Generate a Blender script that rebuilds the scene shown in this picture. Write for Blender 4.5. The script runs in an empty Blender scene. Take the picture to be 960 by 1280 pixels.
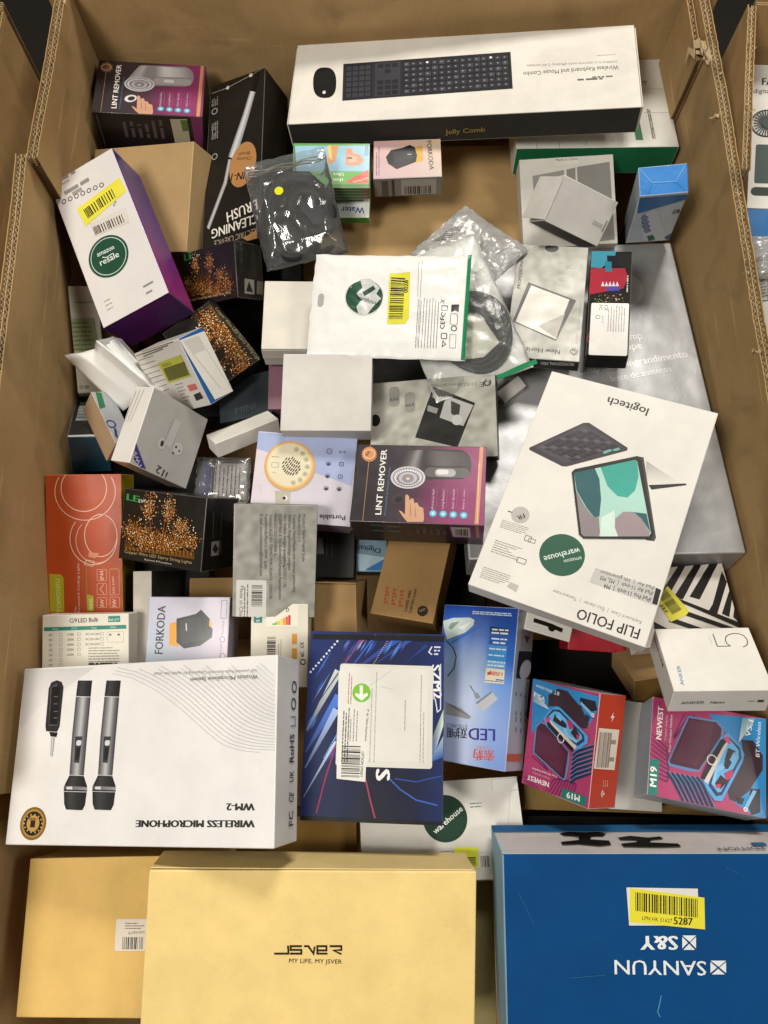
import bpy, bmesh, math, random
from mathutils import Vector, Matrix, Quaternion, noise

random.seed(7)
scene = bpy.context.scene
COL = scene.collection

# ------------------------------------------------------------------ camera
CAM_H, PITCH, FOCAL = 1.25, math.radians(72), 961.0      # metres, below horizon, pixels at 960x1280
cam_data = bpy.data.cameras.new('camera')
cam = bpy.data.objects.new('camera', cam_data)
COL.objects.link(cam)
cam.location = (0, 0, CAM_H)
cam.rotation_euler = (math.radians(90) - PITCH, 0, 0)
cam_data.sensor_fit = 'VERTICAL'
cam_data.sensor_height = 36.0
cam_data.lens = 36.0 * FOCAL / 1280.0
cam_data.clip_start = 0.02
cam_data.clip_end = 60
scene.camera = cam

# ------------------------------------------------------------------ warehouse light
world = bpy.data.worlds.new('World')
scene.world = world
world.use_nodes = True
bg = world.node_tree.nodes['Background']
bg.inputs[0].default_value = (1.0, 0.88, 0.72, 1)
bg.inputs[1].default_value = 0.03

def area(name, loc, target, sx, sy, power, col):
    l = bpy.data.lights.new(name, 'AREA'); l.shape = 'RECTANGLE'; l.size = sx; l.size_y = sy
    l.energy = power; l.color = col
    o = bpy.data.objects.new(name, l); COL.objects.link(o); o.location = loc
    o.rotation_euler = (Vector(target) - Vector(loc)).to_track_quat('-Z', 'Y').to_euler()
    return o
WARM = (1.0, 0.945, 0.85)
area('high_bay_light_far', (0.50, 2.95, 3.05), (0.1, 0.4, 0.3), 1.0, 0.70, 94, WARM)
area('fill_light_side', (2.1, 0.1, 3.05), (0, 0.3, 0.3), 1.0, 0.70, 30, WARM)  # unseen fill lamp, added to balance the light
area('fill_light_near', (-1.25, -0.55, 3.05), (0.0, 0.1, 0.3), 1.0, 0.70, 68, WARM)  # unseen fill lamp, added to brighten the near half
scene.view_settings.view_transform = 'Standard'
scene.view_settings.look = 'None'
scene.view_settings.exposure = 0.0
scene.view_settings.gamma = 1.0
scene.cycles.max_bounces = 8
scene.cycles.transparent_max_bounces = 24
scene.cycles.use_denoising = True
scene.cycles.sample_clamp_indirect = 4.0

# ------------------------------------------------------------------ helpers
def lin(h):
    if not isinstance(h, str): return h
    h = h.lstrip('#')
    if len(h) == 3: h = ''.join(c * 2 for c in h)
    r = []
    for i in (0, 2, 4):
        c = int(h[i:i+2], 16) / 255
        r.append(c / 12.92 if c <= .04045 else ((c + .055) / 1.055) ** 2.4)
    return tuple(r)
def mixc(a, b, t):
    a, b = lin(a), lin(b)
    return tuple(a[i] * (1 - t) + b[i] * t for i in range(3))
def ramp(stops, t):
    t = max(0.0, min(1.0, t))
    for (t0, c0), (t1, c1) in zip(stops, stops[1:]):
        if t <= t1: return mixc(c0, c1, (t - t0) / max(1e-6, t1 - t0))
    return lin(stops[-1][1])

def newmat(name):
    m = bpy.data.materials.new(name); m.use_nodes = True
    nt = m.node_tree; b = nt.nodes['Principled BSDF']
    return m, nt, b
def nd(nt, t, **kw):
    n = nt.nodes.new(t)
    for k, v in kw.items():
        if k in n.inputs: n.inputs[k].default_value = v
        else: setattr(n, k, v)
    return n
MATS = {}
def paper(name, rough, metallic=0.0, coat=0.0, bumpL=.10, bumpF=.03, grime=.10, spec=.4, crumple=0.0, specks=False):
    """Printed card: the print's own colours come from the mesh's colour attribute."""
    m, nt, b = newmat(name); L = nt.links
    at = nd(nt, 'ShaderNodeAttribute', attribute_name='Col')
    tc = nd(nt, 'ShaderNodeTexCoord')
    n1 = nd(nt, 'ShaderNodeTexNoise', Scale=14.0, Detail=5.0, Roughness=.65)
    L.new(tc.outputs['Object'], n1.inputs['Vector'])
    mr = nd(nt, 'ShaderNodeMapRange'); mr.inputs[1].default_value = .35; mr.inputs[2].default_value = .7
    mr.inputs[3].default_value = 1.0; mr.inputs[4].default_value = 1.0 - grime
    L.new(n1.outputs['Fac'], mr.inputs[0])
    mx = nd(nt, 'ShaderNodeMix', data_type='RGBA', blend_type='MULTIPLY'); mx.inputs[0].default_value = 1.0
    L.new(at.outputs['Color'], mx.inputs[6]); L.new(mr.outputs[0], mx.inputs[7])
    last_c = mx.outputs[2]
    if specks:      # fibres and flecks of recycled board
        sp = nd(nt, 'ShaderNodeTexNoise', Scale=420.0, Detail=2.0); L.new(tc.outputs['Object'], sp.inputs['Vector'])
        sm = nd(nt, 'ShaderNodeMapRange'); sm.inputs[1].default_value = .62; sm.inputs[2].default_value = .74; sm.inputs[3].default_value = 1; sm.inputs[4].default_value = .90
        L.new(sp.outputs['Fac'], sm.inputs[0])
        sx = nd(nt, 'ShaderNodeMix', data_type='RGBA', blend_type='MULTIPLY'); sx.inputs[0].default_value = 1
        L.new(last_c, sx.inputs[6]); L.new(sm.outputs[0], sx.inputs[7]); last_c = sx.outputs[2]
    L.new(last_c, b.inputs['Base Color'])
    n3 = nd(nt, 'ShaderNodeTexNoise', Scale=45.0, Detail=4.0)
    L.new(tc.outputs['Object'], n3.inputs['Vector'])
    rr = nd(nt, 'ShaderNodeMapRange'); rr.inputs[3].default_value = rough * .8; rr.inputs[4].default_value = min(1, rough * 1.3)
    L.new(n3.outputs['Fac'], rr.inputs[0]); L.new(rr.outputs[0], b.inputs['Roughness'])
    b.inputs['Metallic'].default_value = metallic
    b.inputs['Specular IOR Level'].default_value = spec
    b.inputs['Coat Weight'].default_value = coat; b.inputs['Coat Roughness'].default_value = .12
    n2 = nd(nt, 'ShaderNodeTexNoise', Scale=9.0, Detail=2.0)
    L.new(tc.outputs['Object'], n2.inputs['Vector'])
    b1 = nd(nt, 'ShaderNodeBump', Strength=1.0, Distance=bumpL * .02); L.new(n2.outputs['Fac'], b1.inputs['Height'])
    n4 = nd(nt, 'ShaderNodeTexNoise', Scale=500.0, Detail=2.0); L.new(tc.outputs['Object'], n4.inputs['Vector'])
    b2 = nd(nt, 'ShaderNodeBump', Strength=1.0, Distance=bumpF * .001); L.new(n4.outputs['Fac'], b2.inputs['Height'])
    L.new(b1.outputs[0], b2.inputs['Normal'])
    last = b2
    if crumple:
        v = nd(nt, 'ShaderNodeTexNoise', Scale=26.0, Detail=6.0, Roughness=.6, Distortion=1.2)
        L.new(tc.outputs['Object'], v.inputs['Vector'])
        b3 = nd(nt, 'ShaderNodeBump', Strength=1.0, Distance=crumple * .02); L.new(v.outputs['Fac'], b3.inputs['Height'])
        L.new(b2.outputs[0], b3.inputs['Normal']); last = b3
    L.new(last.outputs[0], b.inputs['Normal'])
    MATS[name] = m
    return m
paper('satin', .45, coat=.05, grime=.12, spec=.3)
paper('matte', .62, grime=.16, spec=.16, bumpL=.22)
paper('gloss', .36, coat=.3, bumpL=.16, grime=.08, crumple=.006)
paper('wrap', .38, coat=.35, bumpL=.25, grime=.06, crumple=.035)
paper('foil', .40, metallic=.34, bumpL=.4, grime=.10, crumple=.018, spec=.45)
paper('silver', .34, metallic=.12, bumpL=.3, grime=.08, crumple=.008, spec=.35)
paper('kraft', .8, grime=.15, spec=.2, bumpF=.12, specks=True)
paper('plastic', .35, grime=.05)

def cardboard(name, c1, c2, stain):
    m, nt, b = newmat(name); L = nt.links
    tc = nd(nt, 'ShaderNodeTexCoord')
    n1 = nd(nt, 'ShaderNodeTexNoise', Scale=3.5, Detail=8.0, Roughness=.6); L.new(tc.outputs['Object'], n1.inputs['Vector'])
    r1 = nd(nt, 'ShaderNodeValToRGB'); r1.color_ramp.elements[0].position = .3; r1.color_ramp.elements[1].position = .75
    r1.color_ramp.elements[0].color = (*c1, 1); r1.color_ramp.elements[1].color = (*c2, 1)
    L.new(n1.outputs['Fac'], r1.inputs[0])
    mp = nd(nt, 'ShaderNodeMapping'); mp.inputs['Scale'].default_value = (900, 900, 60)
    L.new(tc.outputs['Object'], mp.inputs[0])
    n2 = nd(nt, 'ShaderNodeTexNoise', Scale=1.0, Detail=3.0); L.new(mp.outputs[0], n2.inputs['Vector'])
    mr = nd(nt, 'ShaderNodeMapRange'); mr.inputs[3].default_value = .86; mr.inputs[4].default_value = 1.1
    L.new(n2.outputs['Fac'], mr.inputs[0])
    mx = nd(nt, 'ShaderNodeMix', data_type='RGBA', blend_type='MULTIPLY'); mx.inputs[0].default_value = 1
    L.new(r1.outputs[0], mx.inputs[6]); L.new(mr.outputs[0], mx.inputs[7])
    n5 = nd(nt, 'ShaderNodeTexNoise', Scale=7.0, Detail=6.0, Distortion=.8); L.new(tc.outputs['Object'], n5.inputs['Vector'])
    ms = nd(nt, 'ShaderNodeMapRange'); ms.inputs[1].default_value = .56; ms.inputs[2].default_value = .72
    ms.inputs[3].default_value = 1; ms.inputs[4].default_value = stain
    L.new(n5.outputs['Fac'], ms.inputs[0])
    m2 = nd(nt, 'ShaderNodeMix', data_type='RGBA', blend_type='MULTIPLY'); m2.inputs[0].default_value = 1
    L.new(mx.outputs[2], m2.inputs[6]); L.new(ms.outputs[0], m2.inputs[7])
    mq = nd(nt, 'ShaderNodeMapping'); mq.inputs['Scale'].default_value = (4, 4, 70); mq.inputs['Rotation'].default_value = (.35, .2, 0); L.new(tc.outputs['Object'], mq.inputs[0])
    n6 = nd(nt, 'ShaderNodeTexNoise', Scale=1.0, Detail=4.0, Roughness=.6); L.new(mq.outputs[0], n6.inputs['Vector'])
    mu = nd(nt, 'ShaderNodeMapRange'); mu.inputs[1].default_value = .62; mu.inputs[2].default_value = .70; mu.inputs[3].default_value = 1.0; mu.inputs[4].default_value = 1.30
    L.new(n6.outputs['Fac'], mu.inputs[0])
    m3 = nd(nt, 'ShaderNodeMix', data_type='RGBA', blend_type='MULTIPLY'); m3.inputs[0].default_value = 1
    L.new(m2.outputs[2], m3.inputs[6]); L.new(mu.outputs[0], m3.inputs[7]); L.new(m3.outputs[2], b.inputs['Base Color'])
    b.inputs['Roughness'].default_value = .78; b.inputs['Specular IOR Level'].default_value = .22
    n3 = nd(nt, 'ShaderNodeTexNoise', Scale=5.0, Detail=3.0); L.new(tc.outputs['Object'], n3.inputs['Vector'])
    b1 = nd(nt, 'ShaderNodeBump', Strength=1.0, Distance=.006); L.new(n3.outputs['Fac'], b1.inputs['Height'])
    b2 = nd(nt, 'ShaderNodeBump', Strength=.5, Distance=.0004); L.new(n2.outputs['Fac'], b2.inputs['Height'])
    mf = nd(nt, 'ShaderNodeMapping'); mf.inputs['Rotation'].default_value = (0, 0, math.radians(45)); mf.inputs['Scale'].default_value = (1, 0, .02)
    L.new(tc.outputs['Object'], mf.inputs[0])
    wv = nd(nt, 'ShaderNodeTexWave', Scale=26.0, Distortion=.6, Detail=1.0); L.new(mf.outputs[0], wv.inputs['Vector'])
    b4 = nd(nt, 'ShaderNodeBump', Strength=.35, Distance=.0006); L.new(wv.outputs['Fac'], b4.inputs['Height']); L.new(b2.outputs[0], b4.inputs['Normal'])
    L.new(b1.outputs[0], b2.inputs['Normal']); L.new(b4.outputs[0], b.inputs['Normal'])
    MATS[name] = m
cardboard('bin_board', (.37, .235, .100), (.50, .335, .160), .70)
cardboard('bin_edge', (.36, .255, .13), (.62, .47, .28), .6)
cardboard('bin_core_shade', (.07, .04, .016), (.12, .07, .03), .8)  # dark brown paints the shade between the flutes

def plain(name, col, rough=.5, metallic=0, spec=.4):
    m, nt, b = newmat(name); L = nt.links
    tc = nd(nt, 'ShaderNodeTexCoord'); n = nd(nt, 'ShaderNodeTexNoise', Scale=60.0, Detail=4.0)
    L.new(tc.outputs['Object'], n.inputs['Vector'])
    r = nd(nt, 'ShaderNodeValToRGB'); c = lin(col)
    r.color_ramp.elements[0].color = (*[x * .85 for x in c], 1); r.color_ramp.elements[1].color = (*[min(1, x * 1.12) for x in c], 1)
    L.new(n.outputs['Fac'], r.inputs[0]); L.new(r.outputs[0], b.inputs['Base Color'])
    b.inputs['Roughness'].default_value = rough; b.inputs['Metallic'].default_value = metallic
    b.inputs['Specular IOR Level'].default_value = spec
    MATS[name] = m
plain('black_rubber', '#1b1b1d', .55)
plain('grey_cable', '#26292d', .5)
plain('concrete', '#1a1510', .9)

def film(name, clear, tint, body, rough, gloss, bump, scale, through=.3):
    """Thin plastic film: see-through share, pale body, sharp highlights on the creases."""
    m = bpy.data.materials.new(name); m.use_nodes = True; nt = m.node_tree; L = nt.links
    nt.nodes.remove(nt.nodes['Principled BSDF']); out = nt.nodes['Material Output']
    tc = nd(nt, 'ShaderNodeTexCoord')
    n = nd(nt, 'ShaderNodeTexNoise', Scale=scale, Detail=5.0, Roughness=.55, Distortion=1.5); L.new(tc.outputs['Object'], n.inputs['Vector'])
    bp = nd(nt, 'ShaderNodeBump', Strength=1.0, Distance=bump); L.new(n.outputs['Fac'], bp.inputs['Height'])
    tr = nd(nt, 'ShaderNodeBsdfTransparent'); tr.inputs[0].default_value = (*tint, 1)
    df = nd(nt, 'ShaderNodeBsdfDiffuse'); df.inputs[0].default_value = (*body, 1)
    tl = nd(nt, 'ShaderNodeBsdfTranslucent'); tl.inputs[0].default_value = (*body, 1)
    ad = nd(nt, 'ShaderNodeMixShader'); ad.inputs[0].default_value = through
    L.new(df.outputs[0], ad.inputs[1]); L.new(tl.outputs[0], ad.inputs[2])
    m1 = nd(nt, 'ShaderNodeMixShader'); m1.inputs[0].default_value = clear
    L.new(ad.outputs[0], m1.inputs[1]); L.new(tr.outputs[0], m1.inputs[2])
    gl = nd(nt, 'ShaderNodeBsdfGlossy'); gl.inputs['Roughness'].default_value = rough; gl.inputs[0].default_value = (1, 1, 1, 1)
    L.new(bp.outputs[0], gl.inputs['Normal']); L.new(bp.outputs[0], df.inputs['Normal'])
    fr = nd(nt, 'ShaderNodeFresnel', IOR=1.45); L.new(bp.outputs[0], fr.inputs['Normal'])
    mm = nd(nt, 'ShaderNodeMath', operation='MULTIPLY'); mm.inputs[1].default_value = gloss; mm.use_clamp = True
    L.new(fr.outputs[0], mm.inputs[0])
    m2 = nd(nt, 'ShaderNodeMixShader'); L.new(mm.outputs[0], m2.inputs[0]); L.new(m1.outputs[0], m2.inputs[1]); L.new(gl.outputs[0], m2.inputs[2])
    L.new(m2.outputs[0], out.inputs[0])
    MATS[name] = m
film('clear_film', .84, (.955, .96, .965), (.50, .51, .52), .13, 2.3, .004, 10.0)
film('hazy_film', .90, (.95, .955, .95), (.82, .83, .81), .24, 1.0, .003, 14.0)
film('frosted_film', .52, (.93, .94, .93), (.82, .83, .81), .30, .8, .002, 14.0)
film('grey_film', .40, (.88, .88, .88), (.60, .61, .61), .2, 1.5, .004, 16.0)
film('white_film', .0, (.9, .9, .9), (.86, .86, .84), .3, .8, .0015, 12.0, .08)
film('milky_film', .25, (.9, .9, .9), (.74, .75, .74), .2, 1.6, .006, 18.0)

def link(name, mesh, mat, parent=None):
    o = bpy.data.objects.new(name, mesh); COL.objects.link(o)
    if mat is not None and not mesh.materials: mesh.materials.append(MATS[mat] if isinstance(mat, str) else mat)
    if parent is not None: o.parent = parent
    return o
def tag(o, label=None, cat=None, group=None, kind=None):
    if label: o['label'] = label
    if cat: o['category'] = cat
    if group: o['group'] = group
    if kind: o['kind'] = kind
    return o
def pymesh(name, v, f, cols=None, smooth=False):
    me = bpy.data.meshes.new(name); me.from_pydata(v, [], f); me.update()
    if cols is not None:
        ca = me.color_attributes.new('Col', 'FLOAT_COLOR', 'CORNER')
        buf = []
        for p, c in zip(me.polygons, cols):
            if isinstance(c[0], (tuple, list)):
                for k in range(p.loop_total): buf += [*c[k], 1.0]
            else: buf += [*c, 1.0] * p.loop_total
        ca.data.foreach_set('color', buf)
    if smooth: me.polygons.foreach_set('use_smooth', [True] * len(me.polygons))
    return me

_glyphs = {}
def text_shape(s, bold, shear):
    key = (s, bold, shear)
    if key not in _glyphs:
        cu = bpy.data.curves.new('lettering', 'FONT'); cu.body = s; cu.resolution_u = 2; cu.fill_mode = 'FRONT'
        cu.shear = shear
        ob = bpy.data.objects.new('lettering', cu); me = ob.to_mesh()
        v = [(p.co.x, p.co.y) for p in me.vertices]; f = [tuple(p.vertices) for p in me.polygons]
        ob.to_mesh_clear(); bpy.data.objects.remove(ob); bpy.data.curves.remove(cu)
        _glyphs[key] = (v, f)
    return _glyphs[key]

_fw = Vector((0, math.cos(PITCH), -math.sin(PITCH))); _up = Vector((0, math.sin(PITCH), math.cos(PITCH)))
def sight(u, v):                      # direction in which the photograph shows pixel (u, v)
    return _fw + Vector((1, 0, 0)) * ((u - 480) / FOCAL) + _up * ((640 - v) / FOCAL)
def at(u, v, z):
    d = sight(u, v); return Vector((0, 0, CAM_H)) + d * ((z - CAM_H) / d.z)

class Face:
    """Print on one flat face of a thing. Layout was measured in the photograph and is laid on the face in metres."""
    STEP = 5e-5
    def __init__(s, thing, origin, X, Y, finish, W, H, base=1.2e-4):
        s.t, s.o, s.X, s.Y = thing, Vector(origin), Vector(X), Vector(Y)
        s.N = s.X.cross(s.Y); s.fin = finish; s.W, s.H = W, H; s.base = base
        s.sc, s.ox, s.oy = 1.0, 0, 0
        s.boxes = []; s.parts = {}; s.cur = None; s.nt = 0; s.clip = False; s.zfun = None
        mw = Matrix.Translation(thing.location) @ thing.rotation_quaternion.to_matrix().to_4x4()
        s.inv = mw.inverted(); s.use('printed_artwork')
    def v(s, sc, ox, oy): s.sc, s.ox, s.oy = sc, ox, oy; return s
    def use(s, name, parent=None, finish=None, label=None):
        k = name
        if k not in s.parts: s.parts[k] = dict(name=name.split('#')[0], parent=parent, v=[], f=[], c=[], fin=finish or s.fin, label=label)
        s.cur = s.parts[k]; return s
    def m(s, x, y):
        u, v = x / s.sc + s.ox, y / s.sc + s.oy
        o = s.inv @ Vector((0, 0, CAM_H)); d = s.inv.to_3x3() @ sight(u, v)
        t = (s.o - o).dot(s.N) / d.dot(s.N); p = o + d * t - s.o
        return (p.dot(s.X), p.dot(s.Y))
    def layer(s, pts):
        x0 = min(p[0] for p in pts); x1 = max(p[0] for p in pts); y0 = min(p[1] for p in pts); y1 = max(p[1] for p in pts)
        L = 0
        for b in s.boxes:
            if b[0] < x1 and b[1] > x0 and b[2] < y1 and b[3] > y0: L = max(L, b[4] + 1)
        s.boxes.append((x0, x1, y0, y1, L)); return s.base + L * s.STEP
    def emit(s, pts, faces, cols):
        if s.clip:
            a, b = s.W / 2 - 7e-4, s.H / 2 - 7e-4; pts = [(max(-a, min(a, p[0])), max(-b, min(b, p[1]))) for p in pts]
        z = s.layer(pts); n = len(s.cur['v'])
        s.cur['v'] += [tuple(s.o + s.X * p[0] + s.Y * p[1] + s.N * z) for p in pts]
        s.cur['f'] += [tuple(i + n for i in f) for f in faces]
        if len(cols) != len(faces): cols = [cols[0]] * len(faces)
        s.cur['c'] += cols
    @staticmethod
    def ccw(p):
        a = sum(p[i - 1][0] * p[i][1] - p[i][0] * p[i - 1][1] for i in range(len(p)))
        return p if a > 0 else p[::-1]
    def Pm(s, pts, col): s.emit(s.ccw(list(pts)), [tuple(range(len(pts)))], [lin(col)])
    def P(s, col, *xy): s.Pm([s.m(xy[i], xy[i + 1]) for i in range(0, len(xy), 2)], col)
    def PG(s, cols, *xy):
        p = [s.m(xy[i], xy[i + 1]) for i in range(0, len(xy), 2)]; c = [lin(k) for k in cols]
        q = s.ccw(p)
        if q != p: c = c[::-1]
        s.emit(q, [tuple(range(len(q)))], [tuple(c)])
    def R(s, x0, y0, x1, y1, col):
        a, b = s.m(x0, y0), s.m(x1, y1); s.Pm([(a[0], a[1]), (b[0], a[1]), (b[0], b[1]), (a[0], b[1])], col)
    def RR(s, x0, y0, x1, y1, r, col, n=5, frame=0):
        a, b = s.m(x0, y0), s.m(x1, y1)
        X0, X1 = sorted((a[0], b[0])); Y0, Y1 = sorted((a[1], b[1]))
        r = min(r * abs(X1 - X0), (Y1 - Y0) * .5, (X1 - X0) * .5)
        def loop(X0, Y0, X1, Y1, r):
            out = []
            for cx, cy, a0 in ((X1 - r, Y1 - r, 0), (X0 + r, Y1 - r, 90), (X0 + r, Y0 + r, 180), (X1 - r, Y0 + r, 270)):
                for i in range(n + 1):
                    t = math.radians(a0 + 90 * i / n); out.append((cx + r * math.cos(t), cy + r * math.sin(t)))
            return out
        A = loop(X0, Y0, X1, Y1, r)
        if not frame: s.Pm(A, col)
        else:
            w = frame * (X1 - X0); Bq = loop(X0 + w, Y0 + w, X1 - w, Y1 - w, max(1e-5, r - w)); k = len(A)
            s.emit(A + Bq, [(i, (i + 1) % k, k + (i + 1) % k, k + i) for i in range(k)], [lin(col)])
    def rad(s, x, y, r):
        a, b, c = s.m(x, y), s.m(x + r, y), s.m(x, y + r)
        return (math.dist(a, b) + math.dist(a, c)) / 2
    def C(s, x, y, r, col, n=22, sq=1.0, rot=0):
        c = s.m(x, y); R = s.rad(x, y, r); k = math.radians(rot); pts = []
        for i in range(n):
            t = 2 * math.pi * i / n; X, Y = R * math.cos(t), R * sq * math.sin(t)
            pts.append((c[0] + X * math.cos(k) - Y * math.sin(k), c[1] + X * math.sin(k) + Y * math.cos(k)))
        s.Pm(pts, col)
    def O(s, x, y, r, w, col, n=36, sq=1.0, rot=0, a0=0, a1=360):
        c = s.m(x, y); R = s.rad(x, y, r); w = w / r * R; k = math.radians(rot); pts = []; full = a1 - a0 >= 360
        cnt = n if full else n + 1
        for rr in (R - w / 2, R + w / 2):
            for i in range(cnt):
                t = math.radians(a0 + (a1 - a0) * i / n); X, Y = rr * math.cos(t), rr * sq * math.sin(t)
                pts.append((c[0] + X * math.cos(k) - Y * math.sin(k), c[1] + X * math.sin(k) + Y * math.cos(k)))
        s.emit(pts, [(i, cnt + i, cnt + (i + 1) % cnt, (i + 1) % cnt) for i in range(cnt if full else n)][::1], [lin(col)])
    def L(s, w, col, *xy, closed=False):
        p = [Vector(s.m(xy[i], xy[i + 1])) for i in range(0, len(xy), 2)]
        W = s.rad(xy[0], xy[1], w) / 2; n = len(p); A, Bq = [], []
        for i in range(n):
            d0 = (p[i] - p[i - 1]).normalized() if (i or closed) else (p[1] - p[0]).normalized()
            d1 = (p[(i + 1) % n] - p[i]).normalized() if (i < n - 1 or closed) else d0
            t = (d0 + d1); t = t.normalized() if t.length > 1e-6 else d0
            nn = Vector((-t.y, t.x)); k = W / max(.45, nn.dot(Vector((-d1.y, d1.x))))
            A.append(tuple(p[i] - nn * k)); Bq.append(tuple(p[i] + nn * k))
        s.emit(A + Bq, [(i, (i + 1) % n, n + (i + 1) % n, n + i) for i in range(n if closed else n - 1)], [lin(col)])
    def T(s, txt, x0, y0, x1, y1, h, col, bold=0.0, shear=0.0, part='lettering'):
        """text whose baseline runs from (x0, y0) to (x1, y1); h is the capital height"""
        old = s.cur; s.nt += 1; s.use('%s#%d' % (part, s.nt), finish=old['fin'])
        V, Fc = text_shape(txt, 0, shear)
        if not V: s.cur = old; return
        a, b = Vector(s.m(x0, y0)), Vector(s.m(x1, y1)); d = b - a; w = d.length; d.normalize(); n = Vector((-d.y, d.x))
        L = math.hypot(x1 - x0, y1 - y0); ux, uy = (y1 - y0) / L, -(x1 - x0) / L
        hm = abs((Vector(s.m(x0 + ux * h, y0 + uy * h)) - a).dot(n))
        bx0 = min(p[0] for p in V); bx1 = max(p[0] for p in V); sx = w / max(1e-6, bx1 - bx0); sy = hm / .69
        for k in ((0,) if not bold else (-bold, 0, bold)):
            s.emit([tuple(a + d * ((p[0] - bx0 + k) * sx) + n * (p[1] * sy)) for p in V], Fc, [lin(col)])
        s.cur = old
    def F(s, x0, y0, x1, y1, n, col, vert=False, fill=.45, seed=0, ragged=.5, part='lettering'):
        """unreadably small print: rows of word-length strokes"""
        old = s.cur; s.use(part, finish=old['fin'])
        rnd = random.Random(seed + int(x0 * 7 + y0 * 3)); a, b = s.m(x0, y0), s.m(x1, y1)
        X0, X1 = sorted((a[0], b[0])); Y0, Y1 = sorted((a[1], b[1])); pts, fs = [], []
        A0, A1, B0, B1 = (X0, X1, Y0, Y1) if not vert else (Y0, Y1, X0, X1)
        st = (B1 - B0) / n; th = st * fill
        for i in range(n):
            y = B0 + st * (i + .5); x = A0; end = A1 - (A1 - A0) * ragged * rnd.random() ** 2
            while x < end:
                w = min(end - x, th * rnd.uniform(1.2, 6.5))
                if w < th * .4: break
                q = [(x, y - th / 2), (x + w, y - th / 2), (x + w, y + th / 2), (x, y + th / 2)]
                if vert: q = [(p[1], p[0]) for p in q][::-1]
                k = len(pts); pts += q; fs.append((k, k + 1, k + 2, k + 3)); x += w + th * rnd.uniform(.55, .9)
        if pts: s.emit(pts, fs, [lin(col)])
        s.cur = old
    def B(s, x0, y0, x1, y1, col='#15130f', vert=False, n=42, seed=1, rot=0):
        """barcode; vert: the bars are stacked up the face instead of side by side"""
        rnd = random.Random(seed); a, b = s.m(x0, y0), s.m(x1, y1)
        cx, cy = (a[0] + b[0]) / 2, (a[1] + b[1]) / 2; k = math.radians(rot)
        if rot:
            w = math.dist(a, s.m(x1, y0)); h = math.dist(a, s.m(x0, y1))
            w, h = abs(b[0] - a[0]), abs(b[1] - a[1])
        else: w, h = abs(b[0] - a[0]), abs(b[1] - a[1])
        if vert: w, h = h, w
        ws = [rnd.choice((1, 1, 1, 2, 2, 3)) for _ in range(n)]; u = w / sum(ws); x = -w / 2; pts, fs = [], []
        for i, q in enumerate(ws):
            if i % 2 == 0:
                r = [(x, -h / 2), (x + q * u, -h / 2), (x + q * u, h / 2), (x, h / 2)]
                if vert: r = [(p[1], p[0]) for p in r][::-1]
                j = len(pts); pts += [(cx + p[0] * math.cos(k) - p[1] * math.sin(k), cy + p[0] * math.sin(k) + p[1] * math.cos(k)) for p in r]
                fs.append((j, j + 1, j + 2, j + 3))
            x += q * u
        s.emit(pts, fs, [lin(col)])
    def G(s, fn, nx=24, ny=24, inset=.0012, s0=0, s1=1, t0=0, t1=1):
        """coloured ground over the face: fn(s, t) with s left to right, t top to bottom"""
        W, H = s.W - 2 * inset, s.H - 2 * inset; pts, fs, cs = [], [], []
        for j in range(ny + 1):
            for i in range(nx + 1):
                a = s0 + (s1 - s0) * i / nx; b = t0 + (t1 - t0) * j / ny; pts.append(((a - .5) * W, (.5 - b) * H))
        def cf(k): i, j = k % (nx + 1), k // (nx + 1); return lin(fn(s0 + (s1 - s0) * i / nx, t0 + (t1 - t0) * j / ny))
        cv = [cf(k) for k in range(len(pts))]
        for j in range(ny):
            for i in range(nx):
                k = j * (nx + 1) + i; q = (k + nx + 1, k + nx + 2, k + 1, k); fs.append(q); cs.append(tuple(cv[z] for z in q))
        s.emit(pts, fs, cs)
    def strip(s, col_fn, left, right):
        """shaded band between two rows of points, colour across the band by col_fn(0..1)"""
        n = 8; A = [s.m(*p) for p in left]; Bq = [s.m(*p) for p in right]; pts, fs, cs = [], [], []
        for i in range(len(A)):
            for j in range(n + 1):
                t = j / n; pts.append((A[i][0] * (1 - t) + Bq[i][0] * t, A[i][1] * (1 - t) + Bq[i][1] * t))
        for i in range(len(A) - 1):
            for j in range(n):
                k = i * (n + 1) + j; q = (k, k + 1, k + n + 2, k + n + 1)
                c = [lin(col_fn(j / n)), lin(col_fn((j + 1) / n)), lin(col_fn((j + 1) / n)), lin(col_fn(j / n))]
                p4 = [pts[z] for z in q]; ar = sum(p4[z - 1][0] * p4[z][1] - p4[z][0] * p4[z - 1][1] for z in range(4))
                if ar < 0: q, c = q[::-1], c[::-1]
                fs.append(q); cs.append(tuple(c))
        s.emit(pts, fs, cs)
    def dots(s, pts, col_fn, r):
        """scattered small lights, none touching another; pts are picture points"""
        used = {}; V, Fc, Cc = [], [], []
        for k, (x, y) in enumerate(pts):
            c = s.m(x, y); R = s.rad(x, y, r) * random.uniform(.6, 1.25)
            g = (int(c[0] / (R * 2.4) + 999) , int(c[1] / (R * 2.4) + 999))
            cell = s.rad(x, y, r) * 1.35
            bad = False
            gk = (round(c[0] / (cell * 2)), round(c[1] / (cell * 2)))
            for dx in (-1, 0, 1):
                for dy in (-1, 0, 1):
                    for q in used.get((gk[0] + dx, gk[1] + dy), ()):
                        if math.dist(q[:2], c) < (q[2] + R) * 1.03: bad = True
            if bad: continue
            used.setdefault(gk, []).append((c[0], c[1], R)); n = len(V); a0 = random.random()
            V += [(c[0] + R * math.cos(a0 + i * math.pi / 3), c[1] + R * math.sin(a0 + i * math.pi / 3)) for i in range(6)]
            Fc.append(tuple(range(n, n + 6))); Cc.append(lin(col_fn(k)))
        if V: s.emit(V, Fc, Cc)
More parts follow.
